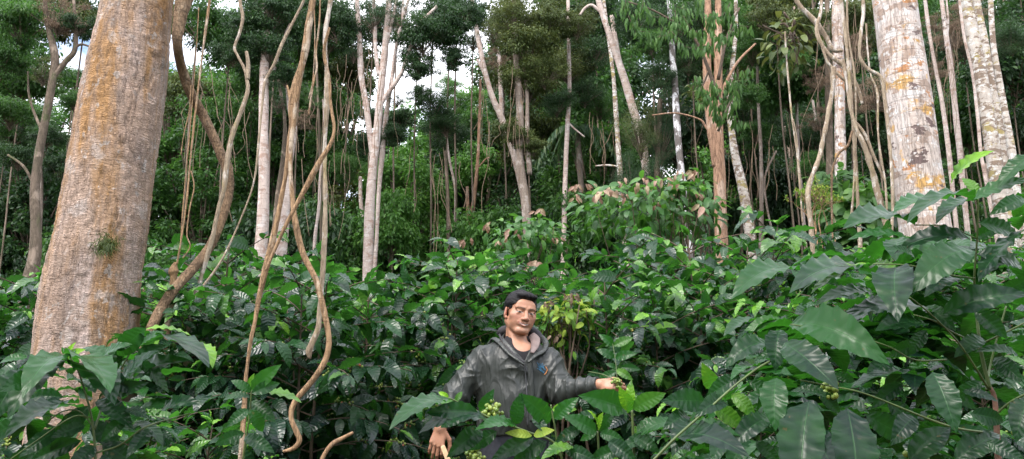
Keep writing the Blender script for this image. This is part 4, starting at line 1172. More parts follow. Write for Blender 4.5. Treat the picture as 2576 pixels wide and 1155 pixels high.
    nz = vnoise(V * 60)[:, None] * .10 + vnoise(V * 220)[:, None] * .10; col = col * (1 + nz)

    def blob(c, r, pw=2.):
        d = np.sqrt((((q - np.array(c)) / np.array(r)) ** 2).sum(1)); return np.where(head, np.exp(-d ** pw), 0)[:, None]
    red = np.array([.45, .20, .15])
    for sx in (-1, 1):
        w_ = blob((sx * .044, -.07, -.028), (.024, .04, .024)) * .55; col = col * (1 - w_) + red * w_
        w_ = blob((sx * .08, 0, -.01), (.012, .03, .04), 4) * .5; col = col * (1 - w_) + np.array([.47, .20, .15]) * w_
    w_ = blob((0, -.11, -.03), (.018, .02, .014)) * .45; col = col * (1 - w_) + red * w_
    w_ = blob((0, -.08, -.085), (.045, .05, .030), 4) * .30 + blob((0, -.1, -.049), (.024, .02, .007), 4) * .12; w_ = np.clip(w_, 0, .5); col = col * (1 - w_) + np.array([.30, .19, .14]) * w_   # shaven beard
    yy = q[:, 1] < -.05; ax_ = np.abs(q[:, 0]); smile = -.0638 + .0105 * (ax_ / .031) ** 2
    lips = head & yy & (ax_ < .034) & (np.abs(q[:, 2] - smile) < .0085 * np.sqrt(np.clip(1 - (ax_ / .035) ** 2, 0, 1)))
    col[lips] = col[lips] * .45 + np.array([.40, .14, .12]) * .65
    line = head & yy & (ax_ < .032) & (np.abs(q[:, 2] - smile) < .0022)
    col[line] = [.24, .10, .08]
    teeth = head & yy & (np.abs(q[:, 0] + .001) < .024) & (np.abs(q[:, 2] - smile) < .0024)
    col[teeth] = [.50, .44, .40]
    for sx in (-1, 1):   # brows, nostrils, eyes
        bx = (sx * q[:, 0] - .012) / .038; by = q[:, 2] - (.0245 + .006 * np.sin(np.clip(bx, 0, 1) * 2.4) - .004 * bx)
        w_ = head & yy & (bx > 0) & (bx < 1) & (np.abs(by) < .0044 * (1.15 - .7 * bx))
        col[w_] = col[w_] * .30 + np.array([.03, .02, .018]) * .70
        ex = (sx * q[:, 0] - .031) / .0155; ez = (q[:, 2] - .0024) / .0043
        ey = head & yy & (np.abs(ex) < 1) & (np.abs(ez) < np.sqrt(np.clip(1 - ex ** 2, 0, 1)))
        col[ey] = [.46, .40, .37]
        ir = ey & ((q[:, 0] - sx * .031 + .002) ** 2 + (q[:, 2] - .0030) ** 2 < .0058 ** 2); col[ir] = [.025, .013, .009]
        lid = head & yy & (np.abs(ex) < 1.1) & (ez > 0) & ~ey & (np.abs(np.abs(ez) - np.sqrt(np.clip(1.05 - ex ** 2, 0, 2))) < .32); col[lid] = [.06, .035, .028]
        d = ((q - np.array([sx * .0068, -.104, -.0425])) / [.0042, .008, .004]); nn = head & ((d ** 2).sum(1) < 1); col[nn] = [.08, .03, .025]
    # tattoo on the back of the lowered wrist and darker knuckles
    a, s, n, bones, tips = A1
    lx = (V - wrL) @ s; la = (V - wrL) @ a; ln = (V - wrL) @ n
    reg = (ln > .005) & (np.abs(lx + .001) < .014) & (la > -.035) & (la < .032)
    pat = (np.abs(np.sin(lx * 420 + np.sin(la * 260) * 2)) < .42) & (np.abs(np.sin(la * 190 + lx * 150)) < .8) & (np.abs(lx + .001) < .013 - .25 * np.abs(la))
    tt = reg & pat; col[tt] = col[tt] * .35 + np.array([.06, .07, .09]) * .65
    return V, F, col


body_root = empty('person', (float(hip[0]), MY + .04, MG), 'man in a dark grey-green hooded windbreaker standing among the coffee bushes, one hand picking cherries', 'person')
BR = np.array(body_root.location)


def skin_mat():
    m = NT('skin'); c = m.n('ShaderNodeAttribute', attribute_name='col').outputs['Color']; co = m.coord()
    n = m.noise(co, 300, 3)
    x = m.n('ShaderNodeBsdfPrincipled'); m.l(c, x.inputs['Base Color']); x.inputs['Roughness'].default_value = .48
    x.inputs['Subsurface Weight'].default_value = .12; x.inputs['Subsurface Radius'].default_value = (.01, .004, .002); x.inputs['Subsurface Scale'].default_value = .6
    m.l(m.bump(n, .15, .002), x.inputs['Normal'])
    return m.done(x.outputs[0])


def cloth_mat():
    m = NT('nylon_jacket'); co = m.coord()
    n1 = m.noise(m.map(co, (9, 9, 2.2), (0, 0, 0), (0, .55, 0)), 1, 2, .5, .5)
    cr = m.step(m.math('ABSOLUTE', m.math('SUBTRACT', n1, .5)), .09, 0)
    n2 = m.noise(m.map(co, (16, 16, 5), (3, 1, 2), (0, -.7, 0)), 1, 2, .5, .6)
    cr2 = m.step(m.math('ABSOLUTE', m.math('SUBTRACT', n2, .5)), .10, 0)
    c = m.mix(m.step(m.noise(co, 5, 3), .35, .65), (.012, .0145, .0125), (.020, .024, .0205))
    h = m.math('ADD', cr, m.math('MULTIPLY', cr2, .5))
    return m.done(m.pbr(c, .46, m.bump(h, .32, .012), .5, Sheen_Weight=.05))


M['skin'] = skin_mat(); M['jacket'] = cloth_mat()
M['shirt'] = plain('black_shirt', (.015, .014, .016), .85, 80, .2, .3, .3)
M['lining'] = plain('brown_lining', (.14, .10, .095), .6, 30, .2, .4)
M['hoodin'] = plain('dark_hood_lining', (.03, .028, .032), .8, 30, .2, .4)
M['trousers'] = plain('dark_trousers', (.02, .022, .03), .85, 50, .25, .4)
M['hair'] = plain('black_hair', (.007, .006, .007), .6, 120, .3, .8, .2)
M['zip'] = plain('dark_zip', (.05, .05, .055), .35, 60, .2, .2)
M['blue'] = plain('blue_embroidery', (.03, .15, .27), .7, 200, .2, .3)
M['orange'] = plain('orange_embroidery', (.60, .22, .06), .7, 200, .2, .3)
M['wood'] = plain('light_wood', (.62, .42, .24), .6, 30, .15, .3)
M['shoe'] = plain('black_boot', (.03, .03, .03), .5, 40, .2, .3)

V, F, col = build_body()
link('body', raw_mesh('body', V - BR, F, M['skin'], col=col), body_root)


def sdf_part(name, f, mat, disp=None):
    V, F = f.mesh(); return link(name, raw_mesh(name, V - BR, F, mat), body_root)


# hair
def hair():
    c = hp(0, .02, .04)
    f = Field(np.arange(c[0] - .12, c[0] + .12, .0022), np.arange(c[1] - .14, c[1] + .14, .0025), np.arange(c[2] - .13, c[2] + .12, .0022))
    f.ell(hp(0, .026, .047), (.0825 * HXS, .100, .087), .005, 'add', HR)
    f.ell(hp(.005, -.045, .098), (.060, .045, .024), .015, 'add', HR)
    f.ell(hp(0, .06, .0), (.073 * HXS, .06, .08), .01, 'add', HR)
    X, Y, Z = np.meshgrid(f.x, f.y, f.z, indexing='ij'); p = np.stack([X, Y, Z], -1); q = (p - HC) @ HR; q[..., 0] /= HXS
    # cut the face, neck and ear area away
    ax = np.abs(q[..., 0])
    hl = .078 - 2.2 * ax ** 1.5 * 1.2          # hairline height across the forehead
    front = np.maximum(q[..., 1] + .030 - .25 * np.clip(q[..., 2] - .0, -.1, .1), q[..., 2] - hl)
    front = np.maximum(q[..., 2] - hl, q[..., 1] + .032 + .10 * (ax < 0))
    side = np.maximum(q[..., 2] + .028, q[..., 1] - .012)        # sideburn end
    back = q[..., 2] + .070
    ear = np.maximum(np.maximum(q[..., 2] - .020, np.abs(q[..., 1] - .014) - .020), .068 - ax)
    cut = np.minimum(np.minimum(front, side), np.minimum(back, ear))
    ad = q * np.array([170., 38., 120.]); ad[..., 0] += q[..., 1] * 90
    f.d += (.0042 * vnoise(ad) + .005 * vnoise(q * [55, 22, 45])).astype(np.float32)
    h = np.clip(.5 - .5 * (f.d + cut) / .004, 0, 1); f.d = (f.d * (1 - h) - cut * h + .004 * h * (1 - h)).astype(np.float32)
    sdf_part('hair', f, M['hair'])


hair()


# jacket
zipT = P(1320, 912, -.11); zipB = P(1326, 1085, -.13)
def jacket():
    lo = np.array([wrL[0] - .07, MY - .36, hip[2] - .06]); hi = np.array([wrR[0] + .03, MY + .28, neckb[2] + .13])
    f = Field(np.arange(lo[0], hi[0], .0045), np.arange(lo[1], hi[1], .0055), np.arange(lo[2], hi[2], .0045))
    f.ell(chest, (.188, .130, .19), .04); f.ell(belly + [0, -.005, 0], (.178, .138, .17), .05); f.cone(hip + [-.07, 0, .03], hip + [.07, 0, .03], .135, .135, .05)
    f.cone(shL + [.02, 0, -.02], shR - [.02, 0, .02], .080, .080, .05)
    f.cone(neckb + [-.05, .03, .005], shL + [.02, .01, .0], .062, .066, .03); f.cone(neckb + [.05, .03, .005], shR + [-.02, .01, .0], .062, .066, .03)
    f.cone(neckb + [0, .035, -.02], neckb + [0, .045, .045], .09, .078, .03)
    f.cone(shL + [.005, 0, .0], elL + [-.01, 0, 0], .071, .064, .04); f.cone(elL + [-.01, 0, 0], wrL - nrm(wrL - elL) * .02, .062, .042, .03)
    f.cone(shR, elR + [.005, 0, -.01], .074, .062, .04); f.cone(elR + [.005, 0, -.01], wrR - nrm(wrR - elR) * .03, .062, .042, .03)
    f.cone(wrR - nrm(wrR - elR) * .035, wrR - nrm(wrR - elR) * .012, .038, .040, .008); f.cone(wrL - nrm(wrL - elL) * .035, wrL - nrm(wrL - elL) * .012, .038, .040, .008)
    # sagging cloth under the arms
    f.ell((shL + belly) / 2 + [-.02, 0, -.05], (.10, .10, .16), .05); f.ell((shR + belly) / 2 + [.02, 0, -.03], (.08, .10, .15), .05)
    X, Y, Z = np.meshgrid(f.x, f.y, f.z, indexing='ij'); p = np.stack([X, Y, Z], -1)
    # folds: rays from the armpits and rings round the sleeves
    wp = p + .045 * vnoise(p * 5)[..., None] + .006 * vnoise(p * 13)[..., None]
    def rg(ph): return (1 - np.abs(np.sin(ph))) ** 2
    dd = np.zeros_like(f.d)
    def band(a, b, r, freq, amp, tw=0.):
        ab = nrm(np.asarray(b) - a); t = (wp - a) @ ab; L = np.linalg.norm(np.asarray(b) - a)
        dist = np.linalg.norm(p - a - np.clip((p - a) @ ab, 0, L)[..., None] * ab, axis=-1)
        side = p[..., 0] * tw
        return amp * rg(t * freq + side * freq) * np.clip((r - dist) / .03, 0, 1)
    dd -= band(elR, wrR, .11, 44, .013, .25); dd -= band(shR, elR, .12, 22, .008, .9); dd -= band(elL, wrL, .12, 28, .009, .5); dd -= band(shL, elL, .13, 17, .008, -1.3)
    for apx, sg in ((shL + [.06, 0, -.08], 1), (shR + [-.05, 0, -.08], -1)):
        v = wp - apx; ang = np.arctan2(v[..., 2], v[..., 0] * sg); rr = np.sqrt(v[..., 2] ** 2 + v[..., 0] ** 2)
        dd -= .010 * rg(ang * 4.2 + 2.2 * vnoise(p * 5)) * np.exp(-(rr / .17) ** 2) * np.clip((rr - .05) / .07, 0, 1)
    low = np.clip((belly[2] + .02 - p[..., 2]) / .1, 0, 1); dd -= .010 * rg(wp[..., 0] * 34 + p[..., 2] * 9) * low
    dd += .014 * vnoise(p * 8) + .003 * vnoise(p * [22, 22, 14])
    f.d += dd.astype(np.float32)
    # front opening: a V running down from the neck, and the neck hole itself
    def vcut(q):
        t = (q[..., 2] - zipT[2]) / (neckb[2] + .05 - zipT[2])          # 0 at zip top .. 1 at the neck
        cx = zipT[0] + (neckb[0] + .012 - zipT[0]) * t
        hw = -.006 + .098 * np.clip(t, -1, 1.3)
        return np.maximum(np.abs(q[..., 0] - cx) - hw, q[..., 1] - (MY + .02)) * .8
    cutv = vcut(p)
    neck = np.linalg.norm((p - neckb - [.005, .0, 0])[..., :2] / [1.05, .95], axis=-1) - .078; neck = np.maximum(neck, neckb[2] - .03 - p[..., 2])
    cut = np.minimum(cutv, neck)
    # hollow: keep an 9 mm shell where it opens
    f.d = np.maximum(f.d, -cut).astype(np.float32)
    for e, w in ((elL, wrL), (elR, wrR)):
        ax = nrm(w - e); pl = (p - (w - ax * .008)) @ ax
        near = np.linalg.norm(p - w, axis=-1) < .09
        f.d = np.where(near, np.maximum(f.d, pl), f.d).astype(np.float32)
    f.d = np.maximum(f.d, (hip[2] - .03) - p[..., 2]).astype(np.float32)
    return sdf_part('jacket', f, M['jacket'])


jk = jacket()
bpy.context.view_layer.update()
from mathutils.bvhtree import BVHTree
me = jk.data; co = np.empty(len(me.vertices) * 3); me.vertices.foreach_get('co', co); co = co.reshape(-1, 3) + BR
BV = BVHTree.FromPolygons([tuple(v) for v in co], [tuple(p.vertices) for p in me.polygons])


def on_jacket(px, py, off=.003):
    d = at(px, py, 5) - CAM; d = d / np.linalg.norm(d)
    h = BV.ray_cast(Vector(CAM), Vector(d), 8)
    q = np.array(h[0]) if h[0] is not None else at(px, py, MY - .12)
    return q - d * off


# shirt: the chest seen in the opening
def shirt():
    f = Field(np.arange(chest[0] - .2, chest[0] + .22, .004), np.arange(MY - .16, MY + .2, .005), np.arange(belly[2], neckb[2] + .09, .004))
    f.ell(chest, (.180, .123, .178), .04); f.cone(shL + [.03, 0, -.01], shR - [.03, 0, .01], .070, .070, .04)
    f.cone(neckb + [0, 0, -.06], neckb + [0, .01, .02], .085, .074, .03); f.cone(neckb + [-.02, .02, -.02], shL + [.06, .01, .0], .055, .045, .03); f.cone(neckb + [.02, .02, -.02], shR + [-.06, .01, .0], .055, .045, .03)
    X, Y, Z = np.meshgrid(f.x, f.y, f.z, indexing='ij'); p = np.stack([X, Y, Z], -1)
    nl = P(1316, 884, -.07)      # lowest point of the neckline
    v = p - np.array([nl[0], 0, nl[2] + .062])
    hole = np.sqrt((v[..., 0] / 1.0) ** 2 + v[..., 2] ** 2) - .062; hole = np.where(v[..., 2] > 0, np.abs(v[..., 0]) - .062 - v[..., 2] * .1, hole)
    hole = np.maximum(hole, p[..., 1] - MY - .02)
    f.d = np.maximum(f.d, -hole).astype(np.float32)
    f.d += (.003 * vnoise(p * 16)).astype(np.float32)
    sdf_part('shirt', f, M['shirt'])


shirt()


def strip(name, pts, w, t, mat, parent=body_root, seg=10, flat=None, n=None):
    """flattened tube through 3-D points; w half-width, t half-thickness"""
    p = smooth_path(np.array(pts), n or len(pts) * 8); v, f = tube_geo(p, 1., seg)
    ww = np.broadcast_to(np.asarray(w, float), (len(p),)) if np.ndim(w) == 0 else np.interp(np.linspace(0, 1, len(p)), np.linspace(0, 1, len(w)), w)
    tan = nrm(np.gradient(p, axis=0)); nn = np.array(flat if flat is not None else [0, -1, 0.]); b = nrm(np.cross(tan, nn)); n2 = np.cross(b, tan)
    a = np.linspace(0, 2 * PI, seg, endpoint=False)
    vv = p[:, None] + ww[:, None, None] * np.cos(a)[None, :, None] * b[:, None] + t * np.sin(a)[None, :, None] * n2[:, None]
    v[:len(p) * seg] = vv.reshape(-1, 3)
    return link(name, raw_mesh(name, v - BR, f, mat), parent)


# zip, placket, collar and hood edges
zp = [on_jacket(x, y, .004) for x, y in ((1319, 915), (1321, 940), (1323, 965), (1325, 995), (1326, 1030), (1326, 1070))]
strip('zip', zp, .0035, .003, M['zip'])
strip('zip_pull', [on_jacket(1323, 922, .009), on_jacket(1325, 934, .010)], .0035, .002, M['zip'])
strip('placket', [on_jacket(x, y, .003) for x, y in ((1332, 905), (1334, 940), (1336, 975), (1337, 1010), (1337, 1060))], [.014, .016, .017, .017, .016], .005, M['jacket'])
strip('hood_edge', [P(1230, 862, .10), P(1242, 852, .04), P(1257, 862, -.04), P(1276, 884, -.10), P(1298, 903, -.130), P(1318, 918, -.14)], [.018, .020, .017, .014, .011, .006], .007, M['jacket'], flat=[.3, -1, .5])
strip('collar_edge', [P(1256, 842, .06), P(1264, 858, -.01), P(1278, 878, -.07), P(1297, 896, -.11), P(1318, 912, -.128)], [.007, .008, .008, .007, .005], .006, M['hoodin'], flat=[.5, -1, .4])
strip('hood', [P(1258, 842, .12), P(1264, 832, .10), P(1285, 828, .13), P(1320, 828, .14), P(1345, 838, .11), P(1362, 856, .07)], [.02, .03, .034, .034, .03, .02], .026, M['hoodin'], flat=[0, -.6, .8])
strip('collar_lining', [P(1336, 842, -.005), P(1346, 856, -.035), P(1345, 872, -.07), P(1338, 888, -.10)], [.020, .030, .024, .010], .005, M['lining'], flat=[-.3, -1, .3])
strip('hood_edge', [P(1362, 848, .06), P(1372, 864, .0), P(1366, 882, -.06), P(1346, 895, -.105), P(1328, 912, -.135)], [.015, .019, .018, .014, .007], .007, M['jacket'], flat=[-.4, -1, .5])
# emblem: blue star-like strokes with an orange sweep
E = empty('emblem', (0, 0, 0)); E.parent = body_root
def stroke(nm, pts, w, mat):
    q = [on_jacket(x, y, .0035) for x, y in pts]; return strip(nm, q, w, .0016, mat, E, 6, n=max(4, len(q) * 3))
bl = [((1350, 911), (1357, 922), (1362, 932)), ((1352, 920), (1358, 928)), ((1357, 913), (1360, 924)), ((1361, 915), (1361, 927)), ((1364, 914), (1366, 928)), ((1368, 918), (1366, 930)), ((1351, 927), (1362, 932), (1369, 936)), ((1357, 931), (1364, 936), (1370, 940)), ((1362, 922), (1372, 932))]
ts = TubeSet()
for s_ in bl:
    q = smooth_path(np.array([on_jacket(x, y, .004) for x, y in s_]), 8); ts.add(tube_geo(q, .0015, 6))
link('blue_strokes', raw_mesh('blue_strokes', np.concatenate(ts.v) - BR, np.concatenate(ts.f), M['blue']), E)
q = smooth_path(np.array([on_jacket(x, y, .004) for x, y in ((1372, 922), (1376, 929), (1374, 937), (1369, 943))]), 10); v, f_ = tube_geo(q, np.linspace(.0012, .0026, 10), 6)
link('orange_sweep', raw_mesh('orange_sweep', v - BR, f_, M['orange']), E)


# trousers and boots
def trousers():
    f = Field(np.arange(hip[0] - .26, hip[0] + .26, .008), np.arange(MY - .18, MY + .24, .008), np.arange(MG + .03, hip[2] + .1, .008))
    f.cone(hip + [-.06, 0, 0], hip + [.06, 0, 0], .125, .125, .03)
    for sx in (-1, 1):
        hj = hip + [sx * .09, 0, -.02]; kn = np.array([hj[0] + sx * .02, MY + .02, MG + .47]); an = np.array([hj[0] + sx * .04, MY + .05, MG + .10])
        f.cone(hj, kn, .105, .078, .03); f.cone(kn, an, .078, .065, .02)
    X, Y, Z = np.meshgrid(f.x, f.y, f.z, indexing='ij'); f.d += (.012 * vnoise(np.stack([X, Y, Z], -1) * 14)).astype(np.float32)
    sdf_part('trousers', f, M['trousers'])
    for sx in (-1, 1):
        an = np.array([hip[0] + sx * .15, MY + .05, MG + .05])
        f = Field(np.arange(an[0] - .09, an[0] + .12, .006), np.arange(MY - .22, MY + .14, .006), np.arange(MG - .03, MG + .2, .006))
        f.cone(an + [0, 0, .1], an, .055, .05, .02); f.cone(an + [0, .02, -.02], an + [sx * .02, -.17, -.02], .048, .040, .02, sq=([0, 0, 1], .8))
        sdf_part('boot', f, M['shoe'])


trousers()


# the wooden handle held in the lowered hand
def handle():
    import bmesh
    a, b = P(1113, 1122, -.225), P(1138, 1185, -.235)
    ax = nrm(b - a); s = nrm(np.cross(ax, [0, -1, .2])); n = np.cross(s, ax); bm = bmesh.new()
    rings = []
    for t, w_, h_ in ((-.002, .009, .009), (.004, .012, .011), (.06, .013, .012), (.12, .0125, .011), (.128, .010, .009)):
        c = a + ax * t; rings.append([bm.verts.new(c + s * w_ * i + n * h_ * j) for i, j in ((-1, -1), (1, -1), (1, 1), (-1, 1))])
    for r0, r1 in zip(rings, rings[1:]):
        for k in range(4): bm.faces.new((r0[k], r0[(k + 1) % 4], r1[(k + 1) % 4], r1[k]))
    bm.faces.new(rings[0][::-1]); bm.faces.new(rings[-1]); bmesh.ops.recalc_face_normals(bm, faces=bm.faces)
    bmesh.ops.bevel(bm, geom=[e for e in bm.edges], offset=.002, segments=2, affect='EDGES')
    me = bpy.data.meshes.new('handle'); bm.to_mesh(me); bm.free(); me.materials.append(M['wood'])
    r = empty('hand_tool', (0, 0, 0), 'tool with a pale wooden handle gripped in the lowered hand of the man', 'tool')
    link('handle', me, r)
    e = a + ax * .127
    p = smooth_path([e, e + ax * .12, e + ax * .3 + [.02, 0, 0]], 10); v, f = tube_geo(p, np.linspace(.012, .018, 10), 8)
    v = v + 0; link('blade', raw_mesh('blade', v, f, M['zip']), r)


handle()


# ================================================================ close plants, leaf by leaf
def leaf_rows(rows, Yd, rs, Lmax=None):
    """rows: (bx,by,tx,ty,w,tint[,Yb,Yt]) in picture units -> arrays for leaf_geo"""
    P_, T_, N_, L_, W_, TI = [], [], [], [], [], []
    for r in rows:
        bx, by, tx, ty, w, ti = r[:6]; Yb = r[6] if len(r) > 6 else Yd + rs.uniform(-.06, .06); Yt = r[7] if len(r) > 7 else Yb + rs.uniform(-.07, .05)
        b = at(bx, by, Yb); t = at(tx, ty, Yt)
        L = np.linalg.norm(t - b); wa = w * Yb / F_PX; W = min(max(wa * 1.04, L * .38), L * .47)
        T = (t - b) / L; v = nrm(CAM - (b + t) / 2); v = nrm(v - T * (v @ T)); o = np.cross(T, v); o = o if o[2] > 0 else -o
        c = min(.97, wa / W); s_ = math.sqrt(1 - c * c); N = v * c + o * s_
        if N[2] < 0 and c < .8: N = -N if False else v * c + o * s_
        P_.append(b); T_.append(T); N_.append(N); L_.append(L * 1.08); W_.append(W); TI.append(ti)
    # lift the leaf direction a little so that the droop brings the tip back to its place
    th = rs.uniform(.5, 1.35, len(L_)); T_ = np.array(T_); N_ = np.array(N_)
    T2 = T_ * np.cos(th / 2)[:, None] + N_ * np.sin(th / 2)[:, None]; N2 = N_ * np.cos(th / 2)[:, None] - T_ * np.sin(th / 2)[:, None]
    return np.array(P_), T2, N2, np.array(L_), np.array(W_), th, np.array(TI)


def close_leaves(rows, Yd, seed):
    rs = np.random.RandomState(seed)
    P_, T, N, L, W, th, ti = leaf_rows(rows, Yd, rs)
    return leaf_geo(P_, T, N, L, W, 26, 8, th, rs.uniform(.10, .40, len(L)), .027, 6, ti, prof_coffee, rs)


def sprig_rows(stem, n, L, rs, w=.4, ti=(.2, .6), start=.15):
    """opposite leaves along a px polyline (px,py,w,Y): returns leaf arrays in 3-D"""
    p, r = px_path(stem, 2, 30); tan = nrm(np.gradient(p, axis=0)); A = []
    for u in np.linspace(start, 1, n):
        i = int(u * 29); side = nrm(np.cross(tan[i], [0, 0, 1.]))
        for sg in (-1, 1):
            d = tan[i] * (.5 + .4 * rs.rand()) + side * sg * (.9 + .3 * rs.rand()) + np.array([0, 0, rs.uniform(-.55, .1)])
            A.append((p[i], d, np.array([0, 0, 1.]) + rs.randn(3) * .3, L * rs.uniform(.75, 1.15), rs.uniform(*ti)))
    return A


def close_plant(label, loc, stems, rows, Yd, seed, sprigs=(), fruit=(), mat='coffee_near', stemmats=None, group=None):
    rs = np.random.RandomState(seed)
    loc = np.array(loc, float); root = empty('coffee_plant', loc, label, 'coffee plant')
    for k, st in enumerate(stems):
        p, r = px_path(st, Yd, len(st) * 8); v, f = tube_geo(p, r * .68, 10, .06, 20)
        link('stem', raw_mesh('stem', v - loc, f, M[(stemmats or {}).get(k, 'greenstem')]), root)
    G = Geo()
    if rows: G.add(close_leaves(rows, Yd, seed))
    for (st, n, L, ti) in sprigs:
        A = sprig_rows(st, n, L, rs, ti=ti)
        G.add(leaf_geo([a[0] for a in A], [a[1] for a in A], [a[2] for a in A], [a[3] for a in A], [a[3] * .42 for a in A], 20, 6, rs.uniform(.5, 1.3, len(A)), rs.uniform(.1, .35, len(A)), .024, 5.5, [a[4] for a in A], prof_coffee, rs))
    me = raw_mesh('leaves', np.concatenate(G.v) - loc, np.concatenate(G.f), M[mat], np.concatenate(G.u), np.concatenate(G.t))
    link('leaves', me, root)
    for (x, y, Y_, n, rad) in fruit:
        n = int(n * 1.5); c = at(x, y, Y_); pts = c + rs.randn(n, 3) * rad * [.75, .6, .75]
        v, f, u, t = berries_geo(pts, (.0068 if Y_ > 2 else .006) * (.8 + .35 * rs.rand(n))); tag(link('cherries', raw_mesh('cherries', v - loc, f, M['berry'], u, t * .9), root), kind='stuff')
    return root


# ---- left
LR = [
 (172, 898, 58, 1000, 62, .50, 2.0, 1.8), (168, 900, 22, 1052, 58, .15, 2.0, 1.85), (178, 900, 272, 985, 66, .55, 1.98, 1.8), (184, 915, 284, 1014, 60, .12, 2.0, 1.85),
 (368, 825, 298, 892, 54, .45), (366, 828, 492, 856, 16, .85), (360, 866, 524, 925, 44, .12, 2.1, 1.95), (470, 868, 534, 926, 22, .82, 2.2, 2.1),
 (300, 962, 392, 886, 32, .15), (302, 974, 470, 910, 34, .22), (200, 1015, 20, 1098, 24, .1, 2.1, 1.9), (292, 992, 372, 962, 34, .08), (318, 1052, 255, 1110, 40, .1),
 (90, 950, 0, 985, 50, .2, 1.9, 1.8), (60, 930, -20, 1060, 60, .1, 1.95, 1.85), (205, 1108, 80, 1160, 42, .12), (318, 1028, 368, 1052, 24, .1), (398, 1046, 508, 1018, 28, .08),
 (345, 905, 420, 985, 34, .3), (340, 915, 415, 870, 30, .35), (290, 925, 200, 880, 24, .4), (250, 905, 330, 868, 22, .5), (240, 990, 170, 960, 20, .25), (245, 1005, 330, 1075, 46, .08),
 (225, 1020, 130, 1130, 46, .1), (230, 1060, 300, 1140, 50, .12), (215, 1070, 130, 1100, 30, .1), (150, 1080, 50, 1150, 40, .15), (240, 1120, 170, 1190, 44, .1), (255, 1115, 350, 1175, 44, .12),
 (100, 1130, 20, 1180, 40, .2), (60, 1060, -30, 1110, 40, .2), (380, 1080, 320, 1150, 36, .1), (170, 905, 190, 862, 12, .95), (178, 903, 215, 880, 18, .9), (262, 940, 330, 990, 40, .06),
 (160, 1000, 60, 1010, 28, .12), (70, 900, 0, 915, 20, .6, 2.4, 2.4), (355, 870, 410, 838, 16, .5), (0, 1000, 60, 1040, 30, .15), (290, 880, 350, 850, 30, .3)]
close_plant('close coffee plant with broad pale and blue-green leaves in the lower left corner', at(228, 1260, 2.0), [
 [(236, 1250, 10, 2.0), (240, 1155, 9, 2.0), (232, 1060, 8, 2.0), (215, 990, 7, 2.0), (195, 930, 6, 2.0), (176, 898, 5, 2.0)],
 [(238, 1080, 8, 2.0), (262, 1010, 7, 2.05), (290, 955, 6, 2.05), (320, 900, 6, 2.05), (366, 826, 5, 2.1)], [(236, 1075, 6, 2.0), (200, 1035, 5, 2.0), (158, 1035, 5, 1.95), (120, 1060, 4, 1.95)],
 [(240, 1140, 7, 2.), (300, 1120, 6, 2.0), (365, 1075, 6, 2.0), (440, 1050, 5, 2.1), (480, 1040, 4, 2.1)], [(228, 1050, 6, 2.0), (180, 1050, 5, 1.9), (90, 1110, 4, 1.9), (20, 1160, 4, 1.9)]],
 LR, 2.05, 31, sprigs=[([(150, 1180, 4, 2.3), (120, 1080, 4, 2.3), (60, 960, 4, 2.35)], 7, .15, (.05, .6)), ([(300, 1200, 4, 2.3), (330, 1080, 4, 2.3), (380, 960, 4, 2.35)], 7, .14, (.05, .6)), ([(240, 1100, 4, 2.25), (200, 1000, 4, 2.25), (130, 905, 4, 2.3)], 7, .14, (.1, .7)), ([(260, 1000, 4, 2.2), (290, 930, 4, 2.2), (300, 895, 4, 2.2)], 5, .13, (.1, .7)),
 ([(120, 1060, 4, 2.2), (40, 1040, 4, 2.2), (-30, 1050, 4, 2.2)], 4, .13, (.1, .5))])
close_plant('leaning green-leaved coffee sprig between the pink trunk and the hooked liana', at(640, 1250, 2.6), [
 [(600, 1260, 8, 2.6), (612, 1150, 7, 2.6), (628, 1040, 6, 2.6), (632, 980, 5, 2.6)]],
 [(632, 985, 582, 958, 26, .45), (632, 982, 704, 920, 38, .62), (634, 985, 752, 1012, 18, .7), (632, 990, 700, 965, 30, .3), (630, 1000, 560, 1008, 14, .15), (628, 1010, 690, 1060, 38, .3), (625, 1030, 570, 1075, 34, .35), (628, 1030, 660, 1085, 36, .5), (615, 1090, 540, 1120, 30, .25), (615, 1100, 690, 1140, 34, .2), (632, 985, 640, 940, 14, .8)], 2.6, 33)
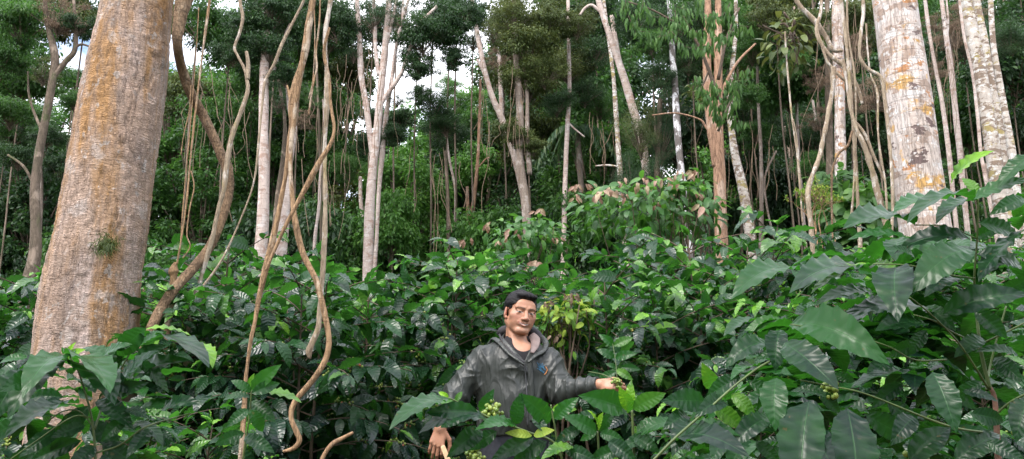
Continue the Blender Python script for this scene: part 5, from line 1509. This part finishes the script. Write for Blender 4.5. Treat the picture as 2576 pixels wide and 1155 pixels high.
# ---- centre
CR_ = [
 (1202, 1037, 1076, 1040, 46, .10, 2.35, 2.3), (1130, 1003, 983, 1080, 46, .38, 2.35, 2.2), (1232, 1058, 1052, 1092, 30, .08, 2.35, 2.3), (1297, 1070, 1197, 1082, 34, .60, 2.4, 2.3), (1213, 1085, 1124, 1150, 46, .10),
 (1216, 1040, 1243, 978, 34, .30), (1128, 1002, 1103, 986, 13, 1.), (1146, 1012, 1162, 985, 16, .7), (1296, 1068, 1312, 992, 66, .12, 2.4, 2.35), (1383, 1062, 1308, 994, 50, .45, 2.45, 2.35), (1393, 1054, 1453, 1002, 36, .55),
 (1388, 1030, 1448, 1030, 40, .80, 2.6, 2.6), (1568, 1028, 1458, 996, 60, .52, 2.5, 2.4), (1583, 1032, 1558, 976, 32, .99, 2.45, 2.4), (1588, 1032, 1588, 958, 28, .84, 2.5, 2.5), (1592, 1030, 1672, 990, 40, .66), (1585, 1035, 1572, 1005, 22, .95, 2.4, 2.35),
 (1500, 1086, 1418, 1048, 50, .50), (1503, 1082, 1478, 1034, 11, .97), (1506, 1080, 1517, 1038, 11, 1.), (1508, 1086, 1548, 1032, 42, .52), (1500, 1088, 1460, 1108, 22, .6), (1508, 1090, 1570, 1110, 34, .4), (1500, 1040, 1440, 1060, 40, .2, 2.7, 2.7),
 (1343, 1100, 1238, 1160, 42, .1), (1375, 1110, 1290, 1165, 40, .1), (1463, 1076, 1398, 1114, 30, .08), (1442, 1124, 1360, 1158, 26, .72), (1250, 1085, 1180, 1130, 40, .1), 
 (1640, 1095, 1560, 1130, 34, .3), (1600, 1090, 1680, 1060, 26, .6), (1595, 1100, 1660, 1140, 36, .3), (1560, 1130, 1480, 1165, 36, .3), (1040, 1010, 1060, 1060, 20, .5), (1420, 1130, 1500, 1160, 34, .15), (1300, 1120, 1360, 1165, 40, .1), (1530, 1110, 1600, 1165, 40, .15),
 (1155, 1020, 1075, 1010, 22, .65), (1175, 1035, 1110, 1075, 40, .15), (1340, 1050, 1380, 1095, 26, .2)]
close_plant('close row of coffee shoots with yellow-green tips in front of the waist of the man', at(1400, 1260, 2.45), [
 [(1430, 1240, 10, 2.45), (1400, 1122, 9, 2.45), (1330, 1088, 9, 2.45), (1247, 1058, 9, 2.4), (1190, 1030, 8, 2.38), (1127, 1000, 6, 2.35)],
 [(1402, 1124, 8, 2.45), (1396, 1080, 7, 2.45), (1390, 1048, 6, 2.45), (1385, 1018, 6, 2.45)], [(1508, 1240, 9, 2.45), (1506, 1150, 9, 2.45), (1503, 1084, 8, 2.45)], [(1594, 1240, 10, 2.5), (1593, 1130, 10, 2.5), (1589, 1030, 9, 2.5)],
 [(1247, 1058, 5, 2.4), (1222, 1045, 4, 2.4), (1214, 1030, 4, 2.4)]],
 CR_, 2.45, 41, fruit=[(1236, 1034, 2.42, 30, .017), (1190, 1136, 2.5, 34, .017), (1200, 1150, 2.5, 16, .012), (1247, 1036, 2.42, 10, .008)])
cl = leaf_geo([at(1338, 1096, 2.4), at(1342, 1096, 2.4)], [at(1276, 1082, 2.35) - at(1338, 1096, 2.4), at(1390, 1074, 2.35) - at(1342, 1096, 2.4)], [[0, -.9, .4], [0, -.9, .5]], [.088, .072], [.026, .030], 16, 4, .5, .2, .01, 3, [.8, .9], prof_coffee, np.random.RandomState(2))
tag(link('fallen_leaf', raw_mesh('fallen_leaf', cl[0], cl[1], M['yellow'], cl[2], cl[3])), 'pale yellow twin leaf lying on the coffee shoots in front of the man', 'leaf')
# ---- right
_r = np.random.RandomState(77); SPR = []
for _k in range(20):
    _x, _y, _Y = _r.uniform(1930, 2560), _r.uniform(700, 1190), _r.uniform(1.95, 2.6); _dx = _r.uniform(-150, 60); _dy = _r.uniform(-150, -30)
    SPR.append(([(_x, _y, 4, _Y), (_x + _dx * .6, _y + _dy * .7, 4, _Y + .1), (_x + _dx, _y + _dy, 3, _Y + .15)], 6, .15, (.0, .55)))
RR = [
 (2446, 505, 2281, 563, 42, .30, 1.65, 1.6), (2446, 502, 2590, 452, 32, .55, 1.65, 1.6), (2391, 465, 2498, 382, 22, .88, 1.8, 1.7), (2391, 505, 2255, 535, 18, .60, 1.8, 1.7), (2300, 566, 2128, 575, 16, .30, 1.8, 1.7), (2590, 388, 2512, 470, 44, .35, 1.6, 1.6), (2448, 506, 2358, 562, 42, .25),
 (2290, 602, 2138, 604, 17, .50), (2442, 604, 2248, 640, 42, .08), (2442, 628, 2290, 738, 76, .32, 1.6, 1.55), (2190, 663, 2048, 735, 22, .82), (2195, 664, 2266, 710, 46, .72, 1.75, 1.65), (2255, 672, 2259, 806, 108, .05, 1.6, 1.5), (2210, 698, 1988, 738, 22, .12, 1.7, 1.6),
 (2205, 748, 2048, 772, 34, .40), (2012, 682, 1843, 752, 42, .45, 1.8, 1.7), (2420, 703, 2328, 746, 30, .08), (2370, 792, 2580, 742, 60, .06, 1.65, 1.6), (2350, 785, 2122, 802, 36, .10), (2330, 815, 2208, 832, 40, .12), (1988, 816, 2237, 918, 78, .50, 1.65, 1.5),
 (1972, 862, 2102, 974, 80, .10, 1.6, 1.5), (1962, 830, 1950, 934, 58, .08), (2035, 1008, 2012, 1262, 100, .12, 1.5, 1.42), (2130, 1026, 2158, 1275, 104, .05, 1.5, 1.42), (2345, 935, 2402, 1082, 78, .22, 1.5, 1.45), (2330, 953, 2148, 976, 34, .08), (1952, 950, 1950, 1080, 64, .42, 1.6, 1.55),
 (2175, 1043, 2280, 1106, 60, .04), (2270, 965, 2194, 1026, 36, .06), (2562, 900, 2452, 886, 26, .12), (2312, 865, 2236, 896, 60, .04), (2420, 985, 2508, 1010, 24, .05), (2590, 1000, 2555, 1110, 62, .10), (2285, 1160, 2385, 1080, 60, .08), (2400, 1160, 2510, 1095, 60, .10),
 (2580, 575, 2468, 702, 26, .05), (2460, 560, 2560, 600, 40, .3), (2455, 640, 2570, 680, 36, .1), (2460, 700, 2560, 640, 30, .06), (1775, 1010, 1670, 1010, 62, .12, 1.7, 1.65), (1790, 976, 1766, 914, 48, .84, 1.9, 1.85), (1862, 948, 1778, 1002, 44, .10), (1935, 864, 1822, 928, 40, .18), (1728, 1044, 1666, 1082, 40, .1),
 (1718, 1080, 1855, 1096, 26, .45), (1790, 1020, 1868, 1078, 42, .72), (1700, 1105, 1885, 1152, 60, .06, 1.65, 1.5), (1935, 1050, 1832, 1132, 50, .10), (1910, 925, 1840, 955, 24, .55), (1880, 960, 1960, 1010, 34, .3), (1840, 990, 1900, 1050, 34, .75), (1820, 1010, 1745, 1050, 44, .12),
 (1740, 1060, 1690, 1150, 50, .1), (1900, 1110, 1960, 1165, 50, .1), (2060, 985, 2110, 1040, 40, .12), (2230, 1010, 2310, 1075, 50, .06), (2240, 900, 2180, 960, 44, .08), (2330, 830, 2290, 890, 50, .06), (2450, 780, 2530, 850, 50, .07), (2470, 850, 2400, 900, 44, .08), (2500, 900, 2570, 960, 50, .08),
 (2470, 960, 2400, 1010, 40, .1), (2300, 1050, 2240, 1120, 56, .06), (2440, 1040, 2520, 1060, 40, .06), (2180, 880, 2120, 850, 20, .6), (2110, 720, 2040, 700, 18, .5), (2300, 650, 2230, 625, 20, .2), (2575, 500, 2490, 540, 40, .3), (2560, 430, 2600, 380, 30, .5), (2458, 498, 2420, 450, 20, .7), (2330, 770, 2400, 830, 40, .08),
 (2150, 960, 2080, 940, 24, .15), (2450, 600, 2540, 560, 34, .12), (2480, 1110, 2575, 1160, 50, .1), (1990, 880, 1900, 905, 30, .35), (2080, 1000, 1990, 985, 20, .3), (2380, 690, 2300, 660, 24, .2), (2520, 740, 2590, 700, 34, .06)]
close_plant('big close coffee plant with large glossy leaves filling the right edge', at(2512, 1300, 1.75), [
 [(2518, 1290, 24, 1.75), (2510, 1155, 22, 1.75), (2502, 1010, 18, 1.75), (2490, 975, 15, 1.75)], [(2490, 980, 14, 1.75), (2470, 900, 13, 1.75), (2462, 850, 12, 1.75), (2454, 770, 10, 1.75), (2450, 700, 8, 1.72), (2457, 600, 7, 1.7), (2460, 495, 6, 1.68)],
 [(2484, 975, 9, 1.75), (2440, 905, 8, 1.7), (2400, 850, 7, 1.68), (2340, 790, 6, 1.65), (2288, 748, 5, 1.62)], [(2468, 865, 8, 1.75), (2525, 838, 7, 1.72), (2585, 808, 6, 1.7)], [(2465, 868, 8, 1.75), (2400, 838, 7, 1.7), (2350, 808, 6, 1.66), (2298, 792, 5, 1.64)],
 [(2495, 1090, 9, 1.75), (2380, 1070, 8, 1.6), (2180, 992, 6, 1.55), (2080, 970, 5, 1.55), (2012, 956, 5, 1.55)], [(2502, 1045, 9, 1.75), (2540, 1012, 8, 1.72), (2590, 985, 7, 1.7)], [(2480, 980, 9, 1.75), (2488, 930, 8, 1.8), (2502, 870, 7, 1.8), (2530, 770, 6, 1.8)],
 [(1636, 1165, 10, 1.6), (1700, 1100, 10, 1.6), (1780, 1030, 9, 1.6), (1860, 960, 8, 1.62), (1930, 912, 8, 1.65), (2010, 882, 7, 1.65), (2060, 870, 6, 1.65)], [(2452, 700, 5, 1.7), (2380, 690, 4, 1.66), (2290, 668, 4, 1.64), (2195, 664, 4, 1.66)],
 [(2380, 905, 7, 1.7), (2300, 905, 6, 1.65), (2230, 870, 5, 1.6), (2120, 838, 5, 1.6), (1988, 816, 5, 1.6)], [(2456, 600, 5, 1.7), (2380, 570, 4, 1.7), (2300, 566, 4, 1.75)]],
 RR, 1.7, 51, stemmats={0: 'woodstem'}, fruit=[(2085, 985, 1.75, 18, .014), (2570, 1070, 1.75, 8, .012), (2310, 1150, 1.8, 14, .014)],
 sprigs=SPR + [([(2470, 860, 5, 2.0), (2400, 800, 5, 2.1), (2330, 700, 4, 2.1)], 7, .15, (.05, .5)), ([(2500, 1000, 5, 2.0), (2420, 960, 5, 2.1), (2300, 930, 4, 2.1)], 7, .15, (.02, .35)), ([(2470, 800, 5, 1.9), (2540, 720, 5, 2.0), (2600, 640, 4, 2.0)], 6, .15, (.05, .5)),
         ([(2460, 900, 5, 2.1), (2350, 860, 5, 2.2), (2200, 790, 4, 2.3)], 9, .15, (.02, .5)), ([(2300, 1150, 5, 2.1), (2150, 1040, 5, 2.2), (1980, 1000, 4, 2.3)], 9, .15, (.02, .5)), ([(2120, 900, 5, 2.2), (2020, 830, 5, 2.3), (1900, 800, 4, 2.4)], 9, .14, (.1, .7)), ([(2450, 700, 5, 2.0), (2360, 640, 5, 2.1), (2240, 700, 4, 2.2)], 8, .15, (.1, .6)), ([(2250, 1200, 5, 1.9), (2330, 1100, 5, 1.9), (2440, 1060, 4, 1.95)], 8, .14, (.02, .4)), ([(1950, 1200, 5, 2.3), (1800, 1140, 5, 2.3), (1700, 1060, 4, 2.4)], 8, .14, (.05, .6)),
         ([(2380, 1200, 5, 2.0), (2200, 1120, 5, 2.0), (2060, 1090, 4, 2.0)], 8, .15, (.02, .4)), ([(2050, 1220, 5, 2.1), (1950, 1130, 5, 2.1), (1830, 1090, 4, 2.1)], 7, .14, (.05, .5)), ([(2500, 640, 5, 2.2), (2380, 600, 5, 2.2), (2260, 600, 4, 2.2)], 7, .14, (.2, .7)),
         ([(2560, 560, 5, 2.3), (2600, 500, 5, 2.3), (2640, 450, 4, 2.3)], 5, .15, (.3, .8))])
# the twig with cherries in the picking hand
gp = A2[4][0]; g0 = at(1552, 960, MY - .25)
close_plant('sprig of coffee leaves and green cherries held by the fingers of the man', g0, [[(1552, 985, 2.5, MY - .24), (1552, 955, 3, MY - .245), (1548, 910, 2.6, MY - .2), (1540, 860, 2.2, MY - .1)], [(1480, 935, 4, MY - .1), (1515, 942, 4, MY - .2), (1550, 957, 4, MY - .24)]],
 [(1549, 935, 1500, 968, 26, .5, MY - .1, MY - .05), (1550, 930, 1590, 955, 20, .7, MY - .25, MY - .3), (1546, 900, 1500, 880, 24, .4, MY - .2, MY - .2), (1547, 900, 1600, 890, 26, .5, MY - .2, MY - .25), (1542, 870, 1505, 840, 20, .6, MY - .1, MY - .1), (1542, 870, 1590, 850, 24, .65, MY - .1, MY - .1), (1550, 925, 1522, 915, 16, .45, MY - .2, MY - .2), (1560, 925, 1610, 930, 20, .4, MY - .15, MY - .15)], MY - .2, 61, fruit=[(1550, 957, MY - .262, 20, .013), (1556, 972, MY - .26, 10, .010)])


# ================================================================ broad-leaved bushes with red young leaves
def broad_bush(label, cx, cy, rx, ry, Y, n, seed, reds, L=.19, mat='cacao', name='cacao_bush', cat='bush', hang=False, stems=6):
    rs = np.random.RandomState(seed); c = at(cx, cy, Y); sx, sz = rx * Y / F_PX, ry * Y / F_PX
    base = np.array([c[0], c[1], float(g(c[0], c[1]))]); 
    if hang: base = c + [0, 0, sz * .8]
    root = empty(name, base, label, cat)
    d = nrm(rs.randn(n, 3)); rad = rs.rand(n, 1) ** .4; Pp = c + d * rad * [sx, min(sx, .9), sz]
    keep = Pp[:, 2] > (-9 if hang else base[2] + .2); Pp = Pp[keep]; d = d[keep]; n = len(Pp)
    T = nrm(d * [1, 1, .3] + rs.randn(n, 3) * .5); T[:, 2] -= .25
    G = Geo(); LL = L * rs.uniform(.6, 1.15, n)
    G.add(leaf_geo(Pp - base, T, np.array([0, -.25, 1.]) + rs.randn(n, 3) * .35, LL, LL * .42, 8, 4, rs.uniform(.6, 1.4, n), .15, .008, 4, rs.rand(n) * .8 + .2 * (d[:, 2] > .4), prof_oval, rs))
    link('leaves', G.mesh('leaves', M[mat]), root)
    ts = TubeSet()
    for k in range(stems * 3):
        e = Pp[rs.randint(n)]; b = base + [rs.uniform(-.1, .1), rs.uniform(-.1, .1), 0]; b0 = b + ([0, 0, .6 * (c[2] - base[2])] if k >= stems else [0, 0, 0])
        p = smooth_path([b0, (b0 + e) / 2 + rs.randn(3) * .08, e], 10); ts.add(tube_geo(p - base, np.linspace(.016 if k < stems else .008, .004, 10), 6))
    link('stem', ts.mesh('stem', M['twig']), root)
    if reds:
        Pr, Tr, Nr, Lr = [], [], [], []
        for (x, y, l) in reds:
            for q in range(4):
                Pr.append(at(x + rs.uniform(-13, 13), y - l * .3 + rs.uniform(-7, 7), Y - min(sx, .9) * .8 + rs.uniform(-.1, .1)) - base); Tr.append([rs.uniform(-.8, .8), rs.uniform(-.5, .3), -1 + rs.uniform(0, .8)]); Nr.append([rs.uniform(-.5, .5), -1, .2]); Lr.append(l * Y / F_PX * rs.uniform(.7, 1.05))
        Lr = np.array(Lr); G = Geo(); G.add(leaf_geo(Pr, Tr, Nr, Lr, Lr * .38, 12, 4, rs.uniform(.4, 1.6, len(Lr)), .35, .04, 3, rs.rand(len(Lr)), prof_coffee, rs))
        link('young_leaves', G.mesh('young_leaves', M['young']), root)
    return root


broad_bush('large-leaved bush with drooping red and pinkish young leaves standing above the coffee right of centre', 1625, 540, 200, 85, 9.5, 620, 71,
           [(1745, 442, 34), (1702, 478, 34), (1757, 530, 40), (1640, 470, 26), (1600, 472, 26), (1505, 500, 44), (1450, 470, 24), (1560, 460, 20), (1670, 460, 20), (1710, 440, 18), (1440, 500, 20), (1480, 470, 22), (1620, 455, 20), (1540, 480, 26), (1575, 500, 22), (1650, 520, 18), (1760, 500, 20)])
broad_bush('light green tip of the red-leaved bush rising at its right end', 1735, 470, 55, 36, 9.3, 90, 72, [(1738, 440, 26)], name='cacao_bush')
broad_bush('lower bush with scattered red young leaves, left of the larger red-tipped one', 1330, 600, 125, 60, 9.8, 330, 73,
           [(1225, 572, 26), (1352, 534, 26), (1290, 590, 24), (1400, 610, 22), (1175, 612, 22), (1130, 612, 22), (1150, 614, 18), (1350, 668, 34), (1265, 610, 20)], L=.17)
broad_bush('light green bush between the man and the forked pinkish tree', 1195, 690, 110, 48, 7.2, 300, 74, [], L=.15, mat='bright', name='leafy_bush')
broad_bush('small bush with red shoots just right of the pink trunk', 400, 745, 42, 28, 9.5, 90, 75, [(372, 735, 16), (392, 745, 16), (410, 735, 14), (425, 765, 18)], L=.14)
broad_bush('dark heart-leaved thicket at the foot of the liana tangle', 2150, 540, 90, 75, 9.2, 420, 76, [], L=.26, mat='mid', name='leafy_bush')
broad_bush('round-leaved dark undergrowth between the mottled trunk and the massive one', 2090, 480, 70, 60, 10, 260, 78, [], L=.22, mat='mid', name='leafy_bush')
broad_bush('leafy growth with grey-brown large leaves hanging at the top left of the liana tangle', 1985, 110, 80, 80, 8.8, 110, 79, [], L=.17, mat='olive', name='hanging_growth', cat='climber', hang=True)
# yellowing, branching plant behind the man
broad_bush('yellow-green plant with brown dried leaves just right of the head of the man', 1420, 800, 66, 62, 5.15, 190, 80, [(1440, 752, 26), (1380, 770, 26), (1428, 745, 20), (1395, 850, 24)], L=.085, mat='yellow', name='yellowing_bush', stems=8)
for o in list(C.objects):
    if o.name.startswith('young_leaves') and o.parent and o.parent.name.startswith('yellowing'): o.data.materials[0] = M['dry']


# hanging lance-shaped pale leaves at the top
def lance_sprays():
    rs = np.random.RandomState(5); cs = [(1640, 40), (1680, 85), (1655, 100), (1720, 40), (1740, 75), (1765, 110), (1790, 60), (1815, 40), (1720, 115), (1795, 110), (1830, 90), (1850, 60), (1800, 235), (1838, 215), (1775, 255), (1822, 265), (1760, 225), (1850, 250), (1610, 30), (1570, 20), (1600, 75), (1700, 15), (1760, 20), (1865, 200), (1700, 60), (1845, 300), (1800, 290)]
    base = at(1812, 300, 10.2); root = empty('hanging_branch', base, 'sprays of pale green lance-shaped leaves hanging in front of the orange-brown double trunk', 'branch')
    G = Geo(); ts = TubeSet(); P_, T, L = [], [], []
    for (x, y) in cs:
        c = at(x, y, 10.0 + rs.uniform(-.5, .4)); n = 14; dx = rs.uniform(-.5, .5)
        p = smooth_path([c + [-dx * .3, 0, .2], c, c + [dx * .55, rs.uniform(-.1, .1), -.04]], n); ts.add(tube_geo(p - base, .004, 4))
        for i in range(1, n):
            for s_ in (0, 1, 2): P_.append(p[i] - base + rs.randn(3) * .03); T.append([rs.uniform(-.35, .35), rs.uniform(-.4, .4), -1]); L.append(rs.uniform(.08, .15))
    L = np.array(L); G.add(leaf_geo(P_, T, np.array([0, -1, .3]) + rs.randn(len(L), 3) * .6, L, L * .26, 4, 2, .5, .1, 0, 3, rs.rand(len(L)), prof_lance, rs))
    link('leaves', G.mesh('leaves', M['lance']), root)
    b = [[(1806, 250, 14), (1780, 170, 10), (1740, 90, 8), (1650, 30, 5), (1580, 5, 4)], [(1806, 200, 10), (1822, 120, 8), (1840, 60, 6), (1860, 20, 5)], [(1806, 330, 8), (1830, 270, 6), (1850, 235, 4)], [(1782, 180, 6), (1765, 220, 4), (1755, 240, 3)]]
    for s_ in b: q, r = px_path(s_, 10.2, 16); ts.add(tube_geo(q - base, r, 6))
    link('twigs', ts.mesh('twigs', M['twig']), root)


lance_sprays()


def palm():
    rs = np.random.RandomState(8); c = at(1452, 330, 18); base = np.array([c[0], c[1], float(g(c[0], c[1]))])
    root = empty('palm_tree', base, 'small feather-leaved palm deep in the forest, right of the slender pale trunk', 'palm')
    p = smooth_path([base, (base + c) / 2 + [.1, 0, 0], c], 14); v, f = tube_geo(p - base, .07, 8, .1, 5); link('trunk', raw_mesh('trunk', v, f, M['bark_mid']), root)
    for k in range(11):
        az = k * .57 + rs.rand() * .3; d = np.array([math.cos(az), math.sin(az), 0]); l = rs.uniform(.9, 1.3); t = np.linspace(0, 1, 16)
        q = c - base + d * (t * l)[:, None] * .8 + np.array([0, 0, 1.]) * (l * (.75 * t - 1.35 * t ** 2))[:, None]; tan = nrm(np.gradient(q, axis=0))
        side = nrm(np.cross(tan, [0, 0, 1.])); Pp = np.repeat(q, 6, 0); sg = np.tile([-1, 1], 48)[:, None]; T = np.repeat(side, 6, 0) * sg + np.repeat(tan, 6, 0) * .5 + [0, 0, -.5]
        Pp = Pp + np.repeat(tan, 6, 0) * rs.uniform(-.04, .04, (96, 1))
        G = Geo(); G.add(leaf_geo(Pp, T, np.array([0, 0, 1.]) + rs.randn(96, 3) * .2, .38 * (1 - .5 * np.abs(np.repeat(t, 6) - .4)), .028, 3, 2, .8, .1, 0, 3, rs.rand(96), prof_lance, rs))
        G2 = tube_geo(q, np.linspace(.012, .004, 16), 4, cap=False); me = G.mesh('frond', M['frond']); link('frond', me, root)


palm()


def twiggy():
    rs = np.random.RandomState(12); ts = TubeSet(); base = at(2075, 640, 7.9); base[2] = float(g(base[0], base[1]))
    tips = []
    def br(p, d, l, r, k):
        e = p + d * l; q = smooth_path([p, (p + e) / 2 + rs.randn(3) * l * .07, e], 6); ts.add(tube_geo(q - base, np.linspace(r, r * .7, 6), 5, cap=False))
        if k == 0: tips.append(e); return
        for _ in range(rs.randint(2, 4)): br(e, nrm(d + rs.randn(3) * .5 + [0, 0, .12]), l * rs.uniform(.6, .85), r * .68, k - 1)
    for k in range(7):
        s = at(rs.uniform(2020, 2140), 560, 7.9); br(s, nrm([rs.uniform(-.4, .4), rs.uniform(-.3, .3), 1]), rs.uniform(.10, .15), .006, 4); e = s; q = smooth_path([base, (base + s) / 2 + rs.randn(3) * .06, s], 8); ts.add(tube_geo(q - base, np.linspace(.012, .006, 8), 6))
    root = empty('twiggy_shrub', base, 'sparse shrub of pale yellowish branching twigs at the foot of the liana tangle', 'shrub')
    link('twigs', ts.mesh('twigs', M['vine']), root)
    tips = np.array(tips) - base; n = len(tips) * 3; Pp = np.repeat(tips, 3, 0); L = rs.uniform(.02, .045, n)
    G = Geo(); G.add(leaf_geo(Pp, rs.randn(n, 3) + [0, 0, .6], rs.randn(n, 3), L, L * .35, 2, 2, .3, .1, 0, 3, rs.rand(n), prof_oval, rs)); link('leaves', G.mesh('leaves', M['yellow']), root)


twiggy()
# a bent brown branch low down left of the man
liana('short bare brown branch curving up from the bottom edge left of the man', 'vine', 3.3, [(800, 1190, 12), (812, 1150, 12), (835, 1118, 11), (862, 1102, 10), (888, 1088, 7)])
liana('small broken brown branch beside the hooked liana at the bottom', 'vine', 3.6, [(628, 1080, 8), (650, 1045, 9), (668, 1030, 6)])
